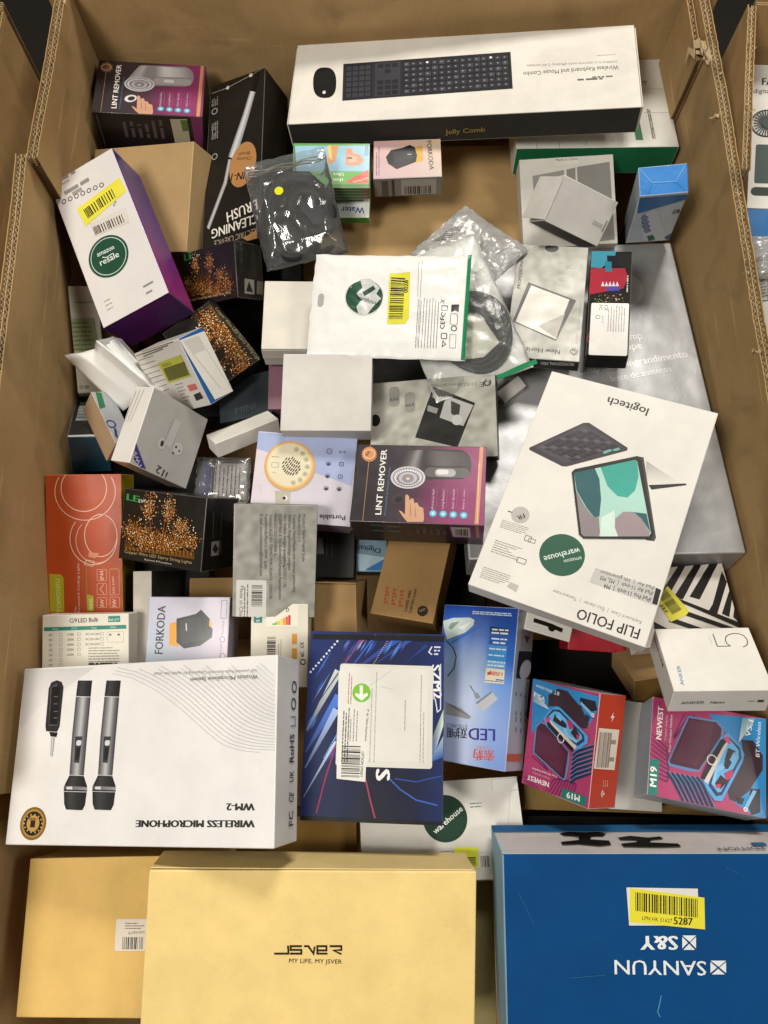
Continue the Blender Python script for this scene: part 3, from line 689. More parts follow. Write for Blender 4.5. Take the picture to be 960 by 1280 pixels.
# ------------------------------------------------------------------ shared pieces of print
WHITE = '#e6e4df'; KRAFT = '#b29468'
def lint_art(f, hand_case):
    """lint remover front: coordinates of the W3 close-up"""
    g = [(0, '#2a2429'), (.36, '#31262f'), (.5, '#46273a'), (.62, '#6d2a52'), (.78, '#852f60'), (1, '#8e3168')]
    f.G(lambda s, t: ramp(g, s + .12 * (t - .45) * (1 if s > .35 else 0)), 30, 16)
    f.L(3, '#b98a55', 168, 80, 118, 562)
    body = ('#4c4547', '#2b2528') if hand_case == 'dark' else ('#b9b4b6', '#8c878a')
    # shaver
    f.P(body[1], 400, 118, 420, 108, 740, 112, 775, 130, 800, 165, 806, 205, 800, 250, 780, 280, 745, 298, 520, 300, 420, 330)
    f.strip(lambda t: ramp([(0, body[1]), (.35, body[0]), (.6, '#8a8486'), (.85, body[1]), (1, body[1])], t), [(400, 118), (310, 250)], [(520, 112), (505, 260)])
    f.strip(lambda t: ramp([(0, body[1]), (.3, '#5d5558' if hand_case == 'dark' else '#d8d4d5'), (.7, body[0]), (1, body[1])], t), [(520, 115), (520, 215)], [(770, 130), (790, 215)])
    f.RR(512, 222, 790, 292, .2, '#5a5558' if hand_case == 'dark' else '#a7a3a6')
    f.RR(575, 232, 705, 284, .35, '#a9a6a8')
    f.RR(585, 238, 660, 270, .35, '#d8d6d8')
    f.C(404, 288, 104, '#c9c6cc', 32, .72); f.C(404, 288, 92, '#8f8b93', 32, .72); f.C(404, 288, 82, '#dad7dc', 32, .72)
    f.C(404, 292, 66, '#77737a', 32, .72); f.C(404, 292, 56, '#b8b4ba', 32, .72); f.C(404, 294, 36, '#8c878e', 24, .8); f.C(404, 296, 10, '#e6c7a6', 12, .8)
    for k in range(26):
        a = k * 2 * math.pi / 26; f.C(404 + 74 * math.cos(a), 290 + 54 * math.sin(a), 4, '#5c5860', 6)
    # hand
    f.P('#c79a7c', 345, 495, 362, 500, 385, 522, 388, 400, 398, 394, 410, 405, 415, 440, 420, 422, 438, 420, 445, 450, 462, 446, 474, 470, 500, 480, 506, 545, 500, 568, 400, 568, 375, 540)
    f.P('#a87a5e', 415, 470, 420, 440, 425, 520, 418, 540); f.P('#a87a5e', 446, 480, 450, 460, 455, 530, 448, 540)
    f.C(340, 425, 44, '#3a3138' if hand_case == 'dark' else '#d5d2d4', 18, .8, 30); f.C(345, 425, 26, '#201a1f', 14, .8, 30)
    for k, x in enumerate((562, 626, 690, 756)):
        f.C(x, 514 + k * 4, 24, '#3f8fb5', 16); f.C(x, 514 + k * 4, 18, '#7fc3e0', 14); f.C(x, 514 + k * 4, 6, '#e9f4f8', 8)
        f.RR(x - 4, 352, x + 22, 480, .5, '#a15a8c', frame=.07); f.T(('Powerful', 'Long Battery', 'Fast Speed', 'Easy to clean')[k], x + 2, 486, x + 10, 366, 11, '#d9c3d2')
    f.P('#c98d66', 858, 78, 882, 80, 850, 584, 824, 582); f.F(862, 90, 836, 570, 1, '#e9d2b0', True, .35)
    f.T('LINT REMOVER', 234, 522, 272, 112, 38, '#f1efe9', .012)
    f.T('Rechargeable & Portable Shaving', 262, 526, 294, 224, 11, '#4d7aa8')
def seal6x(f, x, y, r, col='#c9895b'):
    for k in range(16):
        a = k * math.pi / 8; f.C(x + r * .9 * math.cos(a), y + r * .9 * math.sin(a), r * .2, col, 8)
    f.C(x, y, r * .92, col, 24); f.O(x, y, r * .7, r * .07, '#f0d8bd'); f.T('6X', x - r * .32, y + r * .28, x + r * .2, y - r * .3, r * .42, '#2c2024', .02)
def firework(f, cx, cy, w, h, n, seed, horizontal=True, rot=0):
    """copper string lights glowing in plumes; (cx, cy) is the foot of the plumes"""
    rnd = random.Random(seed); k = math.radians(rot)
    def tr(x, y): return (cx + x * math.cos(k) - y * math.sin(k), cy + x * math.sin(k) + y * math.cos(k))
    pts, cols = [], []
    heads = [(-.42, -.36, .13, .2), (-.2, -.86, .08, .2), (.1, -.86, .08, .2), (.3, -.55, .10, .12), (.42, -.25, .13, .17), (-.05, -.2, .22, .22), (-.26, -.22, .14, .2), (.2, -.18, .16, .2)]
    for i in range(n):
        hx, hy, sx, sy = rnd.choice(heads); x = (hx + rnd.gauss(0, sx * .55)) * w; y = (hy + rnd.gauss(0, sy * .6)) * h
        if y > 0: continue
        pts.append(tr(x, y)); d = math.hypot(x / w, y / h)
        cols.append(ramp([(0, '#f0c060'), (.35, '#d98a34'), (.7, '#c06c2c'), (1, '#ecc08a')], rnd.random() * .7 + d * .4) if rnd.random() < .75 else lin('#fbe6b8'))
    for c, g in (('#2a1806', 1.25), ('#4d2c09', .8)):      # warm bloom printed behind the bulbs
        for hx, hy, sx, sy in heads:
            q = [tr((hx + sx * g * math.cos(t) * (1 + .25 * math.sin(5 * t + hx * 9))) * w, min(-.01, hy + sy * g * math.sin(t)) * h) for t in [i * math.pi / 9 for i in range(18)]]
            f.P(c, *[z for p in q for z in p])
    for hx, hy, sx, sy in heads:       # wires
        for j in range(4):
            q = hx + rnd.gauss(0, sx * .6); a = tr(0.25 * q * w, -.05 * h); m = tr(.7 * q * w, hy * .55 * h); b = tr(q * w, hy * h)
            f.L(w * .006, '#7a4a1c', a[0], a[1], m[0], m[1], b[0], b[1])
    f.dots(pts, lambda i: cols[i], w * .0082)
def sticker(f, name, x0, y0, x1, y1, col, r=.04):
    f.use(name, finish='satin'); f.RR(x0, y0, x1, y1, r, col); return f

# ------------------------------------------------------------------ the heap, from the far end of the bin to the near end
# lint remover box with white shaver
b = Box('lint1', 'product_box', 'black and magenta lint remover box with white shaver in the far corner', 'box',
        {'all': '#1d191c', 'top': '#231d22', 'near': '#1b171a', 'edge': '#6a6468'}, 'gloss', D=.075, group='lint remover boxes')
f = b.face()
class Remap:
    """lay the same artwork on another box: affine from one face's measured layout to the other's"""
    def __init__(s, f, src, dst):
        import itertools
        (ax, ay), (bx, by), (cx, cy) = src; (px, py), (qx, qy), (rx, ry) = dst
        det = (bx - ax) * (cy - ay) - (cx - ax) * (by - ay)
        s.a = lambda x, y: (lambda u, v: (px + (qx - px) * u + (rx - px) * v, py + (qy - py) * u + (ry - py) * v))(((x - ax) * (cy - ay) - (cx - ax) * (y - ay)) / det, ((bx - ax) * (y - ay) - (x - ax) * (by - ay)) / det)
        m0 = f.m
        f.m = lambda x, y: m0(*s.a(x, y))
Remap(f, ((95, 72), (912, 95), (40, 562)), ((345, 212), (735, 232), (318, 395)))
f.v(2.824, 0, 0); lint_art(f, 'white'); seal6x(f, 160, 142, 44, '#8a5f40'); f.done()
f = b.face('near').v(2.824, 0, 0); f.F(420, 415, 590, 490, 6, '#4b4448', True); f.P('#6d2a5c', 672, 412, 722, 414, 716, 520, 690, 518)
f.use('specification_label'); f.P('#a5a08d', 600, 420, 660, 420, 672, 500, 618, 504); f.P('#4c6b3a', 636, 424, 660, 424, 668, 462, 645, 464); f.L(3, '#6b6a62', 340, 405, 372, 512); f.done()

b = Box('tan1', 'plain_carton', 'plain tan carton below the lint remover box in the far corner', 'box', {'all': KRAFT, 'right': '#bc9f72', 'edge': '#d0b890'}, 'kraft', D=.09)
b = Box('brush', 'product_box', 'black cleaning brush box with silver brush picture and upside-down lettering', 'box',
        {'all': '#17140f', 'top': '#1c1814', 'edge': '#8a857c'}, 'satin', D=.07)
f = b.face().v(2.824, 240, 40)
f.T('CLEANING', 232, 640, 70, 698, 32, '#e8e2d6', .015); f.T('BRUSH', 228, 590, 122, 638, 34, '#e8e2d6', .015); f.T('ELECTRIC CREVICE', 234, 690, 78, 738, 20, '#a3927a')
f.strip(lambda t: ramp([(0, '#77767a'), (.4, '#d3d3d6'), (1, '#85848a')], t), [(205, 208), (180, 290), (128, 440)], [(224, 212), (200, 300), (155, 450)])
f.strip(lambda t: ramp([(0, '#6c6a6c'), (.5, '#c4c2c2'), (1, '#757375')], t), [(128, 450), (112, 530), (52, 690)], [(140, 450), (124, 535), (62, 698)])
f.P('#0c0b0b', 232, 138, 242, 140, 226, 208, 208, 206)
f.C(180, 468, 46, '#b07f4d', 30, 1.62, -6); f.T('Cleaning', 212, 440, 160, 446, 11, '#3a2918'); f.T('Brush', 205, 422, 166, 427, 11, '#3a2918'); f.T('4-IN-1', 215, 490, 142, 500, 26, '#1d130a', .02)
for k, y in enumerate((245, 280, 330, 362, 440)):
    if k in (1, 4): f.O(80, y, 9, 2.5, '#a7a29a', 16)
    else: f.F(70, y - 12, 92, y + 12, 4, '#8f8a82', True)
f.C(126, 197, 6, '#d8d4cc', 10); f.C(208, 153, 6, '#d8d4cc', 10); f.L(1.4, '#bdb8ae', 70, 218, 126, 197, 208, 153, 262, 108); f.P('#b07f4d', 180, 728, 228, 700, 230, 735, 196, 745); f.done()

# keyboard and mouse box
b = Box('keyb', 'product_box', 'long white keyboard and mouse box lying across the far end', 'box',
        {'all': '#e4dfd6', 'near': '#34322f', 'edge': '#f2ede4'}, 'matte', bev=.0012, wear=.002)
f = b.face().v(2.824, 340, 0)
f.P('#141414', *[c for k in range(28) for c in ((lambda a: (186 + 41 * math.copysign(abs(math.cos(a)) ** .75, math.cos(a)), 292 + 54 * math.copysign(abs(math.sin(a)) ** .8, math.sin(a)))))(k * 2 * math.pi / 28)])
f.C(184, 326, 5, '#dedede', 10, 1.4)
def kb(u, v): return (252 + (842 - 252) * u + (248 - 252) * v * (1 - u) + 8 * v * u, 226 - 43 * u + 130 * v)
def kq(u0, v0, u1, v1, c): f.P(c, *kb(u0, v0), *kb(u1, v0), *kb(u1, v1), *kb(u0, v1))
kq(0, 0, 1, 1, '#2c2b31'); kq(.012, .04, .175, .95, '#232228'); kq(.355, .04, .99, .95, '#1e1d22'); kq(.19, .04, .34, .95, '#3b3a42')
for r in range(6):
    for c in range(4): kq(.02 + c * .038, .08 + r * .147, .05 + c * .038, .19 + r * .147, '#3c3b43')
    for c in range(15): kq(.362 + c * .0418, .08 + r * .147, .397 + c * .0418, .19 + r * .147, '#35343b' if (c + r) % 5 else '#47464d')
    for c in range(15):
        kq(.372 + c * .0418, .115 + r * .147, .382 + c * .0418, .145 + r * .147, '#8d8c92')
for r in (0, 1, 3, 4, 5):
    for c in range(3):
        if r == 1 and c != 1: continue
        kq(.205 + c * .043, .08 + r * .147, .24 + c * .043, .19 + r * .147, '#26252b')
f.C(548, 220, 4, '#f0f0f0', 8); f.C(772, 203, 4, '#f0f0f0', 8)
f.v(2.824, 620, 0); f.T('Wireless Keyboard and Mouse Combo', 432, 230, 96, 254, 15, '#55524d'); f.T('combine it to improve work efficiency 2.4G wireless', 428, 214, 110, 228, 9, '#98948c')
f.F(430, 190, 355, 198, 1, '#9a968e'); f.F(436, 264, 340, 276, 1, '#6d6a64', fill=.7); f.F(390, 272, 288, 286, 1, '#6d6a64', fill=.7); f.done()
f = b.face('near').v(2.824, 340, 0); f.T('Jelly Comb', 612, 474, 752, 464, 16, '#a48c4f', .01); f.done()
b.seam('left', .02, .06, .98, .96, '#ded8cc', .0014, 'end_flap'); b.seam('right', .02, .06, .98, .96, '#ded8cc', .0014, 'end_flap')

b = Box('aroma', 'product_box', 'white diffuser box with green edge under the right end of the keyboard box', 'box',
        {'all': '#d8d6cf', 'near': '#1d6a44', 'right': '#1b5a3c', 'edge': '#e8e6e0'}, 'satin', D=.05)
f = b.face().v(2.824, 620, 0); f.R(482, 430, 520, 494, '#1f6b46'); f.F(530, 385, 566, 490, 2, '#4a4a46', True, .4, ragged=.1); f.L(1.6, '#8d8b85', 145, 505, 145, 535); f.L(1.6, '#8d8b85', 225, 503, 225, 530); f.L(1.6, '#8d8b85', 318, 498, 318, 515); f.L(1.6, '#8d8b85', 410, 492, 410, 500)
f.T('Aroma Diffuser', 534, 385, 552, 490, 10, '#55554f'); f.L(1.5, '#a5a39c', 522, 310, 605, 316); f.L(1.5, '#a5a39c', 522, 398, 615, 398); f.T('2', 526, 302, 534, 285, 12, '#3c3c3a'); f.done()

b = Box('tan2', 'plain_carton', 'large plain tan carton lying flat behind the white mailing bag', 'box', {'all': '#b9996a', 'edge': '#d0b890'}, 'kraft', D=.13, bev=.0015)
# plaster packs
b = Box('water_b', 'product_box', 'white and green plaster box reading Water, sticking out under the green pile', 'box', {'all': '#dfe3dc', 'near': '#4f9a3c'}, 'satin')
f = b.face().v(5.333, 290, 165); f.T('Water', 884, 502, 728, 498, 40, '#26418f', .02); f.R(700, 582, 908, 600, '#4c9b38'); f.O(832, 560, 14, 4, '#b9c6bb', 14); f.O(868, 558, 14, 4, '#b9c6bb', 14); f.done()
b = Box('water_a', 'product_box', 'green and blue plaster box with hand picture beside the clear bag', 'box', {'all': '#4c7a3a', 'near': '#4d6a40', 'edge': '#a8c29a'}, 'gloss')
f = b.face().v(5.333, 290, 165)
f.P('#8fbfd6', 420, 92, 918, 88, 915, 262, 430, 262); f.P('#4e9c37', 400, 62, 918, 66, 918, 90, 402, 92); f.P('#58a83c', 430, 262, 915, 262, 912, 352, 430, 352)
f.P('#d0914f', 640, 90, 710, 88, 690, 190, 660, 220, 636, 200); f.P('#e9c26a', 636, 92, 660, 90, 668, 190, 645, 170)
f.P('#d98c6c', 760, 108, 800, 112, 806, 140, 850, 150, 880, 190, 850, 222, 790, 228, 756, 215); f.P('#e6a88c', 770, 150, 830, 165, 840, 200, 780, 210); f.R(770, 168, 802, 180, '#3b2a25')
f.P('#d24b3a', 745, 338, 905, 252, 912, 262, 908, 342); f.T('Extra Flexible', 904, 302, 805, 330, 14, '#f0ded6'); f.T('Ultra', 742, 272, 676, 272, 24, '#f2f2ec', .02); f.T('thin', 742, 310, 676, 310, 22, '#f2f2ec', .02)
for y in (100, 122, 146): f.O(898, y, 9, 4, '#1f3d6d', 12)
f.done(); f = b.face('near').v(5.333, 290, 165)
for k in range(5): f.R(440, 366 + k * 19, 905, 374 + k * 19, '#8fae84'); f.R(868, 360 + k * 19, 900, 372 + k * 19, '#a2614e')
f.done()
def forkoda_side(f): pass
b = Box('fork1', 'product_box', 'small pink and grey box with black gadget picture on the tan carton', 'box', {'all': '#8d8682', 'top': '#cfaea6', 'near': '#7c7774', 'edge': '#ddd5cf'}, 'gloss')
f = b.face().v(2.824, 340, 0); f.G(lambda s, t: mixc(mixc('#dcb3b4', '#e2c6a6', s), '#b9aebf', t * .5), 12, 10)
f.P('#d8a93e', 505, 520, 530, 514, 534, 568, 508, 574); f.P('#1f2022', 402, 555, 420, 530, 460, 522, 486, 512, 504, 520, 512, 548, 508, 572, 440, 598, 410, 578); f.P('#303134', 425, 540, 495, 528, 500, 560, 432, 575); f.F(478, 542, 500, 548, 1, '#bbb')
f.T('FORKODA', 546, 498, 556, 600, 16, '#1e1c1c', .02); f.F(365, 500, 382, 620, 2, '#6f6463', True, .35); f.done()
f = b.face('near').v(2.824, 340, 0); f.R(386, 640, 412, 692, '#4c4744'); f.R(422, 636, 434, 692, '#3c3835'); f.use('barcode_sticker'); f.RR(455, 634, 580, 684, .04, '#a39e98'); f.B(466, 658, 566, 682, n=34); f.done()

# clear resealable bag is built below; purple box
b = Box('purple', 'product_box', 'tall purple box, white back with green round sticker, leaning by the side wall', 'box',
        {'all': '#4b2a74', 'top': '#dcd8d6', 'right': '#5c2c86', 'near': '#4a1f58', 'edge': '#b9a6cf'}, 'wrap', D=.075)
f = b.face(finish='gloss').v(3.2, 40, 170)
f.F(100, 150, 250, 192, 2, '#8f8b89', fill=.25); f.T('Made in China 5V DC', 100, 206, 150, 180, 7, '#55514f')
f.F(150, 200, 250, 300, 2, '#9c9896', fill=.2)
for k in range(7): f.O(128 + k * 25, 262 - k * 11, 8, 3, '#4a4644', 12)
f.use('barcode_sticker', finish='satin'); f.P('#e4dc4a', 180, 292, 350, 165, 378, 220, 215, 362); f.P('#d9d0c8', 235, 352, 375, 285, 388, 345, 250, 402)
A = [(205, 296), (325, 205), (342, 240), (225, 330)]
rnd = random.Random(4)
for k in range(24):
    if k % 2 == 0 or rnd.random() < .2:
        t0, t1 = k / 24, (k + rnd.uniform(.5, .95)) / 24
        q = lambda t, e: (A[0][0] * (1 - t) + A[1][0] * t, A[0][1] * (1 - t) + A[1][1] * t) if e == 0 else (A[3][0] * (1 - t) + A[2][0] * t, A[3][1] * (1 - t) + A[2][1] * t)
        f.P('#2a2618', *q(t0, 0), *q(t1, 0), *q(t1, 1), *q(t0, 1))
        B4 = [(243, 366), (366, 310), (378, 342), (255, 396)]; w = lambda t, e: (B4[0][0] * (1 - t) + B4[1][0] * t, B4[0][1] * (1 - t) + B4[1][1] * t) if e == 0 else (B4[3][0] * (1 - t) + B4[2][0] * t, B4[3][1] * (1 - t) + B4[2][1] * t)
        f.P('#3a3634', *w(t0, 0), *w(t1, 0), *w(t1, 1), *w(t0, 1))
f.T('LPN HK', 330, 282, 340, 262, 8, '#3a3a20')
f.use('round_sticker', finish='satin', label='dark green round resale sticker'); f.C(306, 481, 82, '#1d4a37', 40); f.O(306, 481, 72, 3, '#c9d6cc', 40)
f.T('amazon', 263, 484, 330, 452, 19, '#e6ebe6', .012); f.T('resale', 276, 520, 350, 482, 24, '#e6ebe6', .012); f.L(3, '#e6ebe6', 282, 486, 300, 486, 322, 470)
f.use('printed_artwork'); f.F(440, 590, 505, 620, 2, '#8a8684', fill=.25); f.F(285, 655, 330, 690, 3, '#a5a19f', fill=.2); f.done()
f = b.face('right').v(1, 0, 0); f.G(lambda s, t: ramp([(0, '#a02a6e'), (.3, '#8d2f86'), (.55, '#5c2f8e'), (1, '#38307e')], s + .12 * math.sin(t * 3)), 20, 6); f.done()
f = b.face('near').v(1, 0, 0); f.G(lambda s, t: ramp([(0, '#44205f'), (.5, '#5a2063'), (1, '#3a205e')], s * .7 + t * .3), 12, 6); f.done()

LEB = {'all': '#14120f', 'top': '#171411', 'edge': '#6c665c'}
b = Box('le1', 'product_box', 'black starry string light box behind the purple box', 'box', LEB, 'wrap', group='black string light boxes')
f = b.face('top', 'gloss').v(3.2, 40, 170); f.T('LE', 612, 500, 645, 488, 24, '#1f7a3c', .03); f.T('EVER', 646, 488, 668, 482, 10, '#cfcfc8', .02)
f.PG(['#23160a', '#23160a', '#5b3a14', '#5b3a14'], 612, 560, 800, 530, 800, 632, 622, 662); firework(f, 705, 645, 190, 160, 1000, 3, rot=-5); f.F(625, 652, 800, 634, 1, '#8a7a58', fill=.4); f.done()
f = b.face('right').v(3.2, 40, 170); f.P('#7d7870', 850, 570, 888, 576, 890, 634, 850, 630); f.P('#1a1714', 856, 620, 868, 580, 884, 626); f.P('#5c574f', 900, 580, 925, 584, 925, 636, 898, 632); f.done()
b = Box('le2', 'product_box', 'black starry string light box tilted under the white and blue carton', 'box', LEB, 'wrap', D=.04, group='black string light boxes')
f = b.face('top', 'gloss').v(3.2, 60, 370); f.PG(['#2a1a0a', '#5b3a14', '#5b3a14', '#2a1a0a'], 575, 80, 650, 35, 820, 265, 755, 315); firework(f, 752, 170, 300, 170, 1500, 9, rot=232)
f.T('Copper Wire LED Starry String Lights', 668, 50, 848, 268, 12, '#a08a5a'); f.done()

b = Box('bluewhite', 'product_box', 'white carton with blue end and yellow-green label on the heap by the side wall', 'box', {'all': '#d3d0ca', 'right': '#245a9c', 'edge': '#efece6'}, 'gloss')
f = b.face().v(3.2, 60, 370)
for k in range(9): f.L(2.2, '#8a867f', 352 + k * 9, 240 + k * 19, 352 + k * 9 + (60 if k % 3 else 88), 240 + k * 19 - (20 if k % 3 else 30))
for k in range(3): f.L(3, '#5d5953', 372 + k * 5, 222 + k * 10, 500 - k * 20, 183 + k * 14); f.use('inspection_label'); f.P('#b6b84a', 440, 268, 530, 235, 572, 320, 482, 348); f.P('#63642f', 462, 290, 545, 262, 566, 315, 485, 340); f.T('GSO', 462, 284, 495, 274, 12, '#2e2f1c', .02)
f.use('printed_artwork'); f.P('#c9665c', 556, 358, 588, 350, 600, 372, 568, 382); f.P('#1c1d22', 582, 395, 608, 384, 622, 408, 594, 420); f.F(505, 350, 575, 420, 6, '#88847c', fill=.25); f.done()
f = b.face('right').v(3.2, 60, 370); f.P('#dedbd4', 520, 180, 625, 140, 740, 380, 668, 415); f.P('#c9c6c0', 540, 180, 600, 158, 628, 215, 580, 235); f.L(2, '#a8a5a0', 580, 232, 690, 370); f.L(2, '#b5b2ad', 600, 160, 735, 378); f.done()
b = Box('leafwhite', 'product_box', 'pale box with green printed rows wedged against the side wall', 'box', {'all': '#bdb9a8', 'edge': '#d6d2c4'}, 'satin')
f = b.face().v(3.2, 40, 170); f.P('#8f9a72', 150, 730, 250, 728, 270, 860, 160, 862); f.F(158, 740, 250, 860, 7, '#5f6a48', fill=.3); f.F(170, 660, 250, 670, 1, '#7a786c', fill=.4); f.v(4.8, 60, 440); f.O(200, 210, 9, 3, '#2b2a26', 14); f.F(218, 200, 250, 220, 2, '#3c3a34'); f.done()
b = Box('teal', 'product_box', 'dark teal box standing by the side wall above the orange box', 'box', {'all': '#163f4e', 'top': '#20242a', 'near': '#1a4c60', 'edge': '#7fa0aa'}, 'gloss')
f = b.face().v(4.8, 60, 440); f.P('#c4ccca', 120, 500, 345, 492, 350, 545, 108, 556); f.F(165, 505, 320, 545, 3, '#5f6a6c', fill=.3); f.R(125, 510, 148, 540, '#2f7f9c'); f.P('#9aa6a6', 195, 300, 290, 300, 310, 410, 165, 412); f.F(190, 310, 290, 400, 5, '#5c6668', fill=.25); f.done()
f = b.face('near').v(4.8, 60, 440); f.L(2, '#3d6f80', 108, 560, 235, 605, 330, 560); f.L(2, '#0f3442', 235, 605, 240, 700); f.done()
b = Box('qbox', 'product_box', 'grey box with round blue emblem beside the earbud box', 'box', {'all': '#b59b7d', 'top': '#9c9fa3', 'edge': '#d9d2c6'}, 'satin', D=.04)
f = b.face().v(4.8, 60, 440); f.O(378, 432, 22, 9, '#26407f', 22); f.P('#1d6a3c', 285, 240, 320, 245, 345, 330, 308, 342); f.P('#1a2a5c', 395, 455, 410, 462, 420, 520, 402, 505); f.done()

b = Box('i12', 'product_box', 'grey-white earbud box reading i12 standing on its edge', 'box', {'all': '#dcd8d3', 'top': '#b9b6b2', 'near': '#8f7f72', 'edge': '#efece8'}, 'wrap')  # greyer top carries the shade of its turned-away face
f = b.face('top', 'gloss').v(3.2, 60, 370); f.T('i12', 480, 706, 440, 676, 28, '#1f1e22', .015); f.P('#3b327c', 345, 592, 352, 588, 392, 694, 368, 690, 342, 652); f.T('TWS', 378, 684, 352, 622, 14, '#d9d6e4', .01)
f.P('#c9c5c2', 505, 490, 535, 505, 490, 610, 462, 590); f.C(455, 590, 17, '#cfcbc8', 18, 1.2); f.C(456, 590, 8, '#35333a', 12, 1.4); f.C(520, 612, 22, '#cfcbc8', 18); f.C(512, 604, 5, '#35333a', 8); f.C(524, 620, 4, '#35333a', 8); f.C(500, 628, 4, '#35333a', 8); f.L(2, '#9c9996', 505, 490, 462, 590); f.done()
f = b.face('left').v(3.2, 60, 370)
for k in range(5): f.L(2, '#b3ada8', 385 - k * 16, 372 + k * 3, 330 - k * 16 + k * 3, 500 + k * 3)
f.done()
b = Box('smallwhite', 'product_box', 'slim white carton lying tilted between earbud box and speaker box', 'box', {'all': '#d2cec6', 'edge': '#e9e6e0'}, 'matte', D=.022)
f = b.face().v(3.2, 60, 370); f.L(1.6, '#8d8a84', 690, 536, 850, 468); f.done()
b = Box('darkmini', 'product_box', 'dark grey box deep in the gap below the tilted light box', 'box', {'all': '#2c3136', 'top': '#333b40'}, 'satin')
f = b.face().v(3.2, 60, 420); f.T('MINI', 750, 310, 830, 290, 22, '#4d575d', .01); f.done()
b = Box('pinkbox', 'product_box', 'mauve box edge showing left of the blank white box', 'box', {'all': '#6f4a62', 'top': '#8a6474'}, 'satin')

b = Box('whiteS', 'plain_carton', 'blank white carton under the left end of the white mailing bag', 'box', {'all': '#dcd7cc', 'near': '#c9c6bf', 'edge': '#ece8df'}, 'matte', D=.045, seams=(('near', .0, .08, 1.0, .55, '#d6d2c8', .0006, 'tuck_flap'),))  # near side's shade is put into its darker colour
b = Box('whiteV', 'plain_carton', 'square blank white carton at the centre, just above the speaker box', 'box', {'all': '#d3cfcb', 'right': '#c4c0bb', 'edge': '#e8e5e1'}, 'matte', D=.035)

# ------------------------------------------------------------------ right side, far half
b = Box('grey1', 'product_box', 'grey flat box with white border under the open white carton', 'box', {'all': '#d6d3cb', 'edge': '#eae7e0'}, 'satin')
f = b.face().v(3.692, 620, 180); f.P('#96948f', 168, 148, 314, 120, 316, 300, 180, 300); f.P('#8b8985', 325, 118, 366, 108, 372, 420, 340, 420); f.P('#8b8985', 374, 106, 524, 82, 548, 440, 385, 460); f.R(195, 172, 212, 195, '#2b2a28'); f.use('origin_label'); f.RR(268, 54, 380, 92, .06, '#dedbd3'); f.T('Made in China', 276, 80, 376, 74, 13, '#4a4844'); f.done()
b = Box('whitetilt', 'plain_carton', 'white carton with its end flap open, resting tilted on the grey box', 'box', {'all': '#c3c0bc', 'left': '#e2dfd9', 'near': '#6f6d6a', 'edge': '#e8e6e1'}, 'matte', D=.07)  # lit left face and shaded near face are painted into the colours
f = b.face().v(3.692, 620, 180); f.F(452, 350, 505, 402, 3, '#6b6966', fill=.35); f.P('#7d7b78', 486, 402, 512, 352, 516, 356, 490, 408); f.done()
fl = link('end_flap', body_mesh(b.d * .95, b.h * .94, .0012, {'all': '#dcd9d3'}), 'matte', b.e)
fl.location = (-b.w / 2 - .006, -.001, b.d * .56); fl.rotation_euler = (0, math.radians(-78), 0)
f = b.face('left'); f.Pm([(-.47 * b.h, .2 * b.d), (.47 * b.h, .2 * b.d), (.47 * b.h, .46 * b.d), (-.47 * b.h, .46 * b.d)], '#191715'); f.done()  # dark patch paints the shade inside the open end
b = Box('bluebox', 'product_box', 'upright blue and white box with shrink wrap against the right wall', 'box', {'all': '#b9c6d6', 'top': '#c3cfdd', 'far': '#1f7ccc', 'left': '#8b9aa5', 'right': '#b9c6d6', 'edge': '#d8e4ef'}, 'wrap')
f = b.face('top', 'gloss').v(3.692, 620, 180); f.P('#2a6fb4', 658, 250, 890, 232, 896, 240, 880, 256, 652, 322); f.P('#d5dde8', 690, 320, 720, 302, 745, 312, 770, 380, 782, 435, 770, 448, 680, 446, 672, 380); f.P('#8d9ac6', 672, 330, 690, 320, 712, 400, 695, 412, 672, 380)
for k in range(4): f.O(686 + k * 4, 340 + k * 20, 9, 3, '#3b3f7c', 14)
f.P('#1d6a4c', 695, 425, 724, 418, 735, 440, 705, 448); f.T('87', 850, 300, 815, 305, 16, '#26344f', .02); f.P('#41457c', 775, 430, 812, 410, 815, 440, 790, 446); f.done()
f = b.face('far', 'wrap').v(3.692, 620, 180); f.L(2.2, '#7fbbe6', 665, 120, 720, 178, 830, 172, 872, 100); f.L(2.2, '#1f69ad', 700, 235, 722, 180); f.L(2.2, '#1f69ad', 885, 225, 832, 174); f.done()

def marble(f, n=26, c='#b9b8b4', seed=3):
    rnd = random.Random(seed)
    for k in range(n):
        x, y = rnd.uniform(-.47, .47) * f.W, rnd.uniform(-.47, .47) * f.H; r = rnd.uniform(.03, .08) * f.W
        pts = [(max(-.49 * f.W, min(.49 * f.W, x + r * math.cos(a) * rnd.uniform(.7, 1.6))), max(-.49 * f.H, min(.49 * f.H, y + r * math.sin(a) * rnd.uniform(.4, .9)))) for a in [i * math.pi / 4 for i in range(8)]]
        f.Pm(pts, c)
def marble_ground(f, base='#7f7e7a', hi='#949389'):
    f.G(lambda s, t: mixc(base, hi, .5 + .9 * noise.noise(Vector((s * 9 * f.W / .1 + t * 5, t * 9 * f.H / .1 - s * 3, f.W * 50)))), 44, 44)
b = Box('scale1', 'product_box', 'silver pocket scale box with glare beside the black tool box', 'box', {'all': '#23211f', 'top': '#a9a8a3', 'edge': '#d0cfca'}, 'silver')
f = b.face().v(5.333, 620, 295); marble_ground(f)
f.P('#35322f', 215, 308, 535, 430, 400, 700, 110, 570); f.P('#b5b2ac', 235, 330, 490, 425, 445, 540, 400, 690, 130, 570); f.P('#8f8c86', 280, 600, 460, 520, 400, 680)
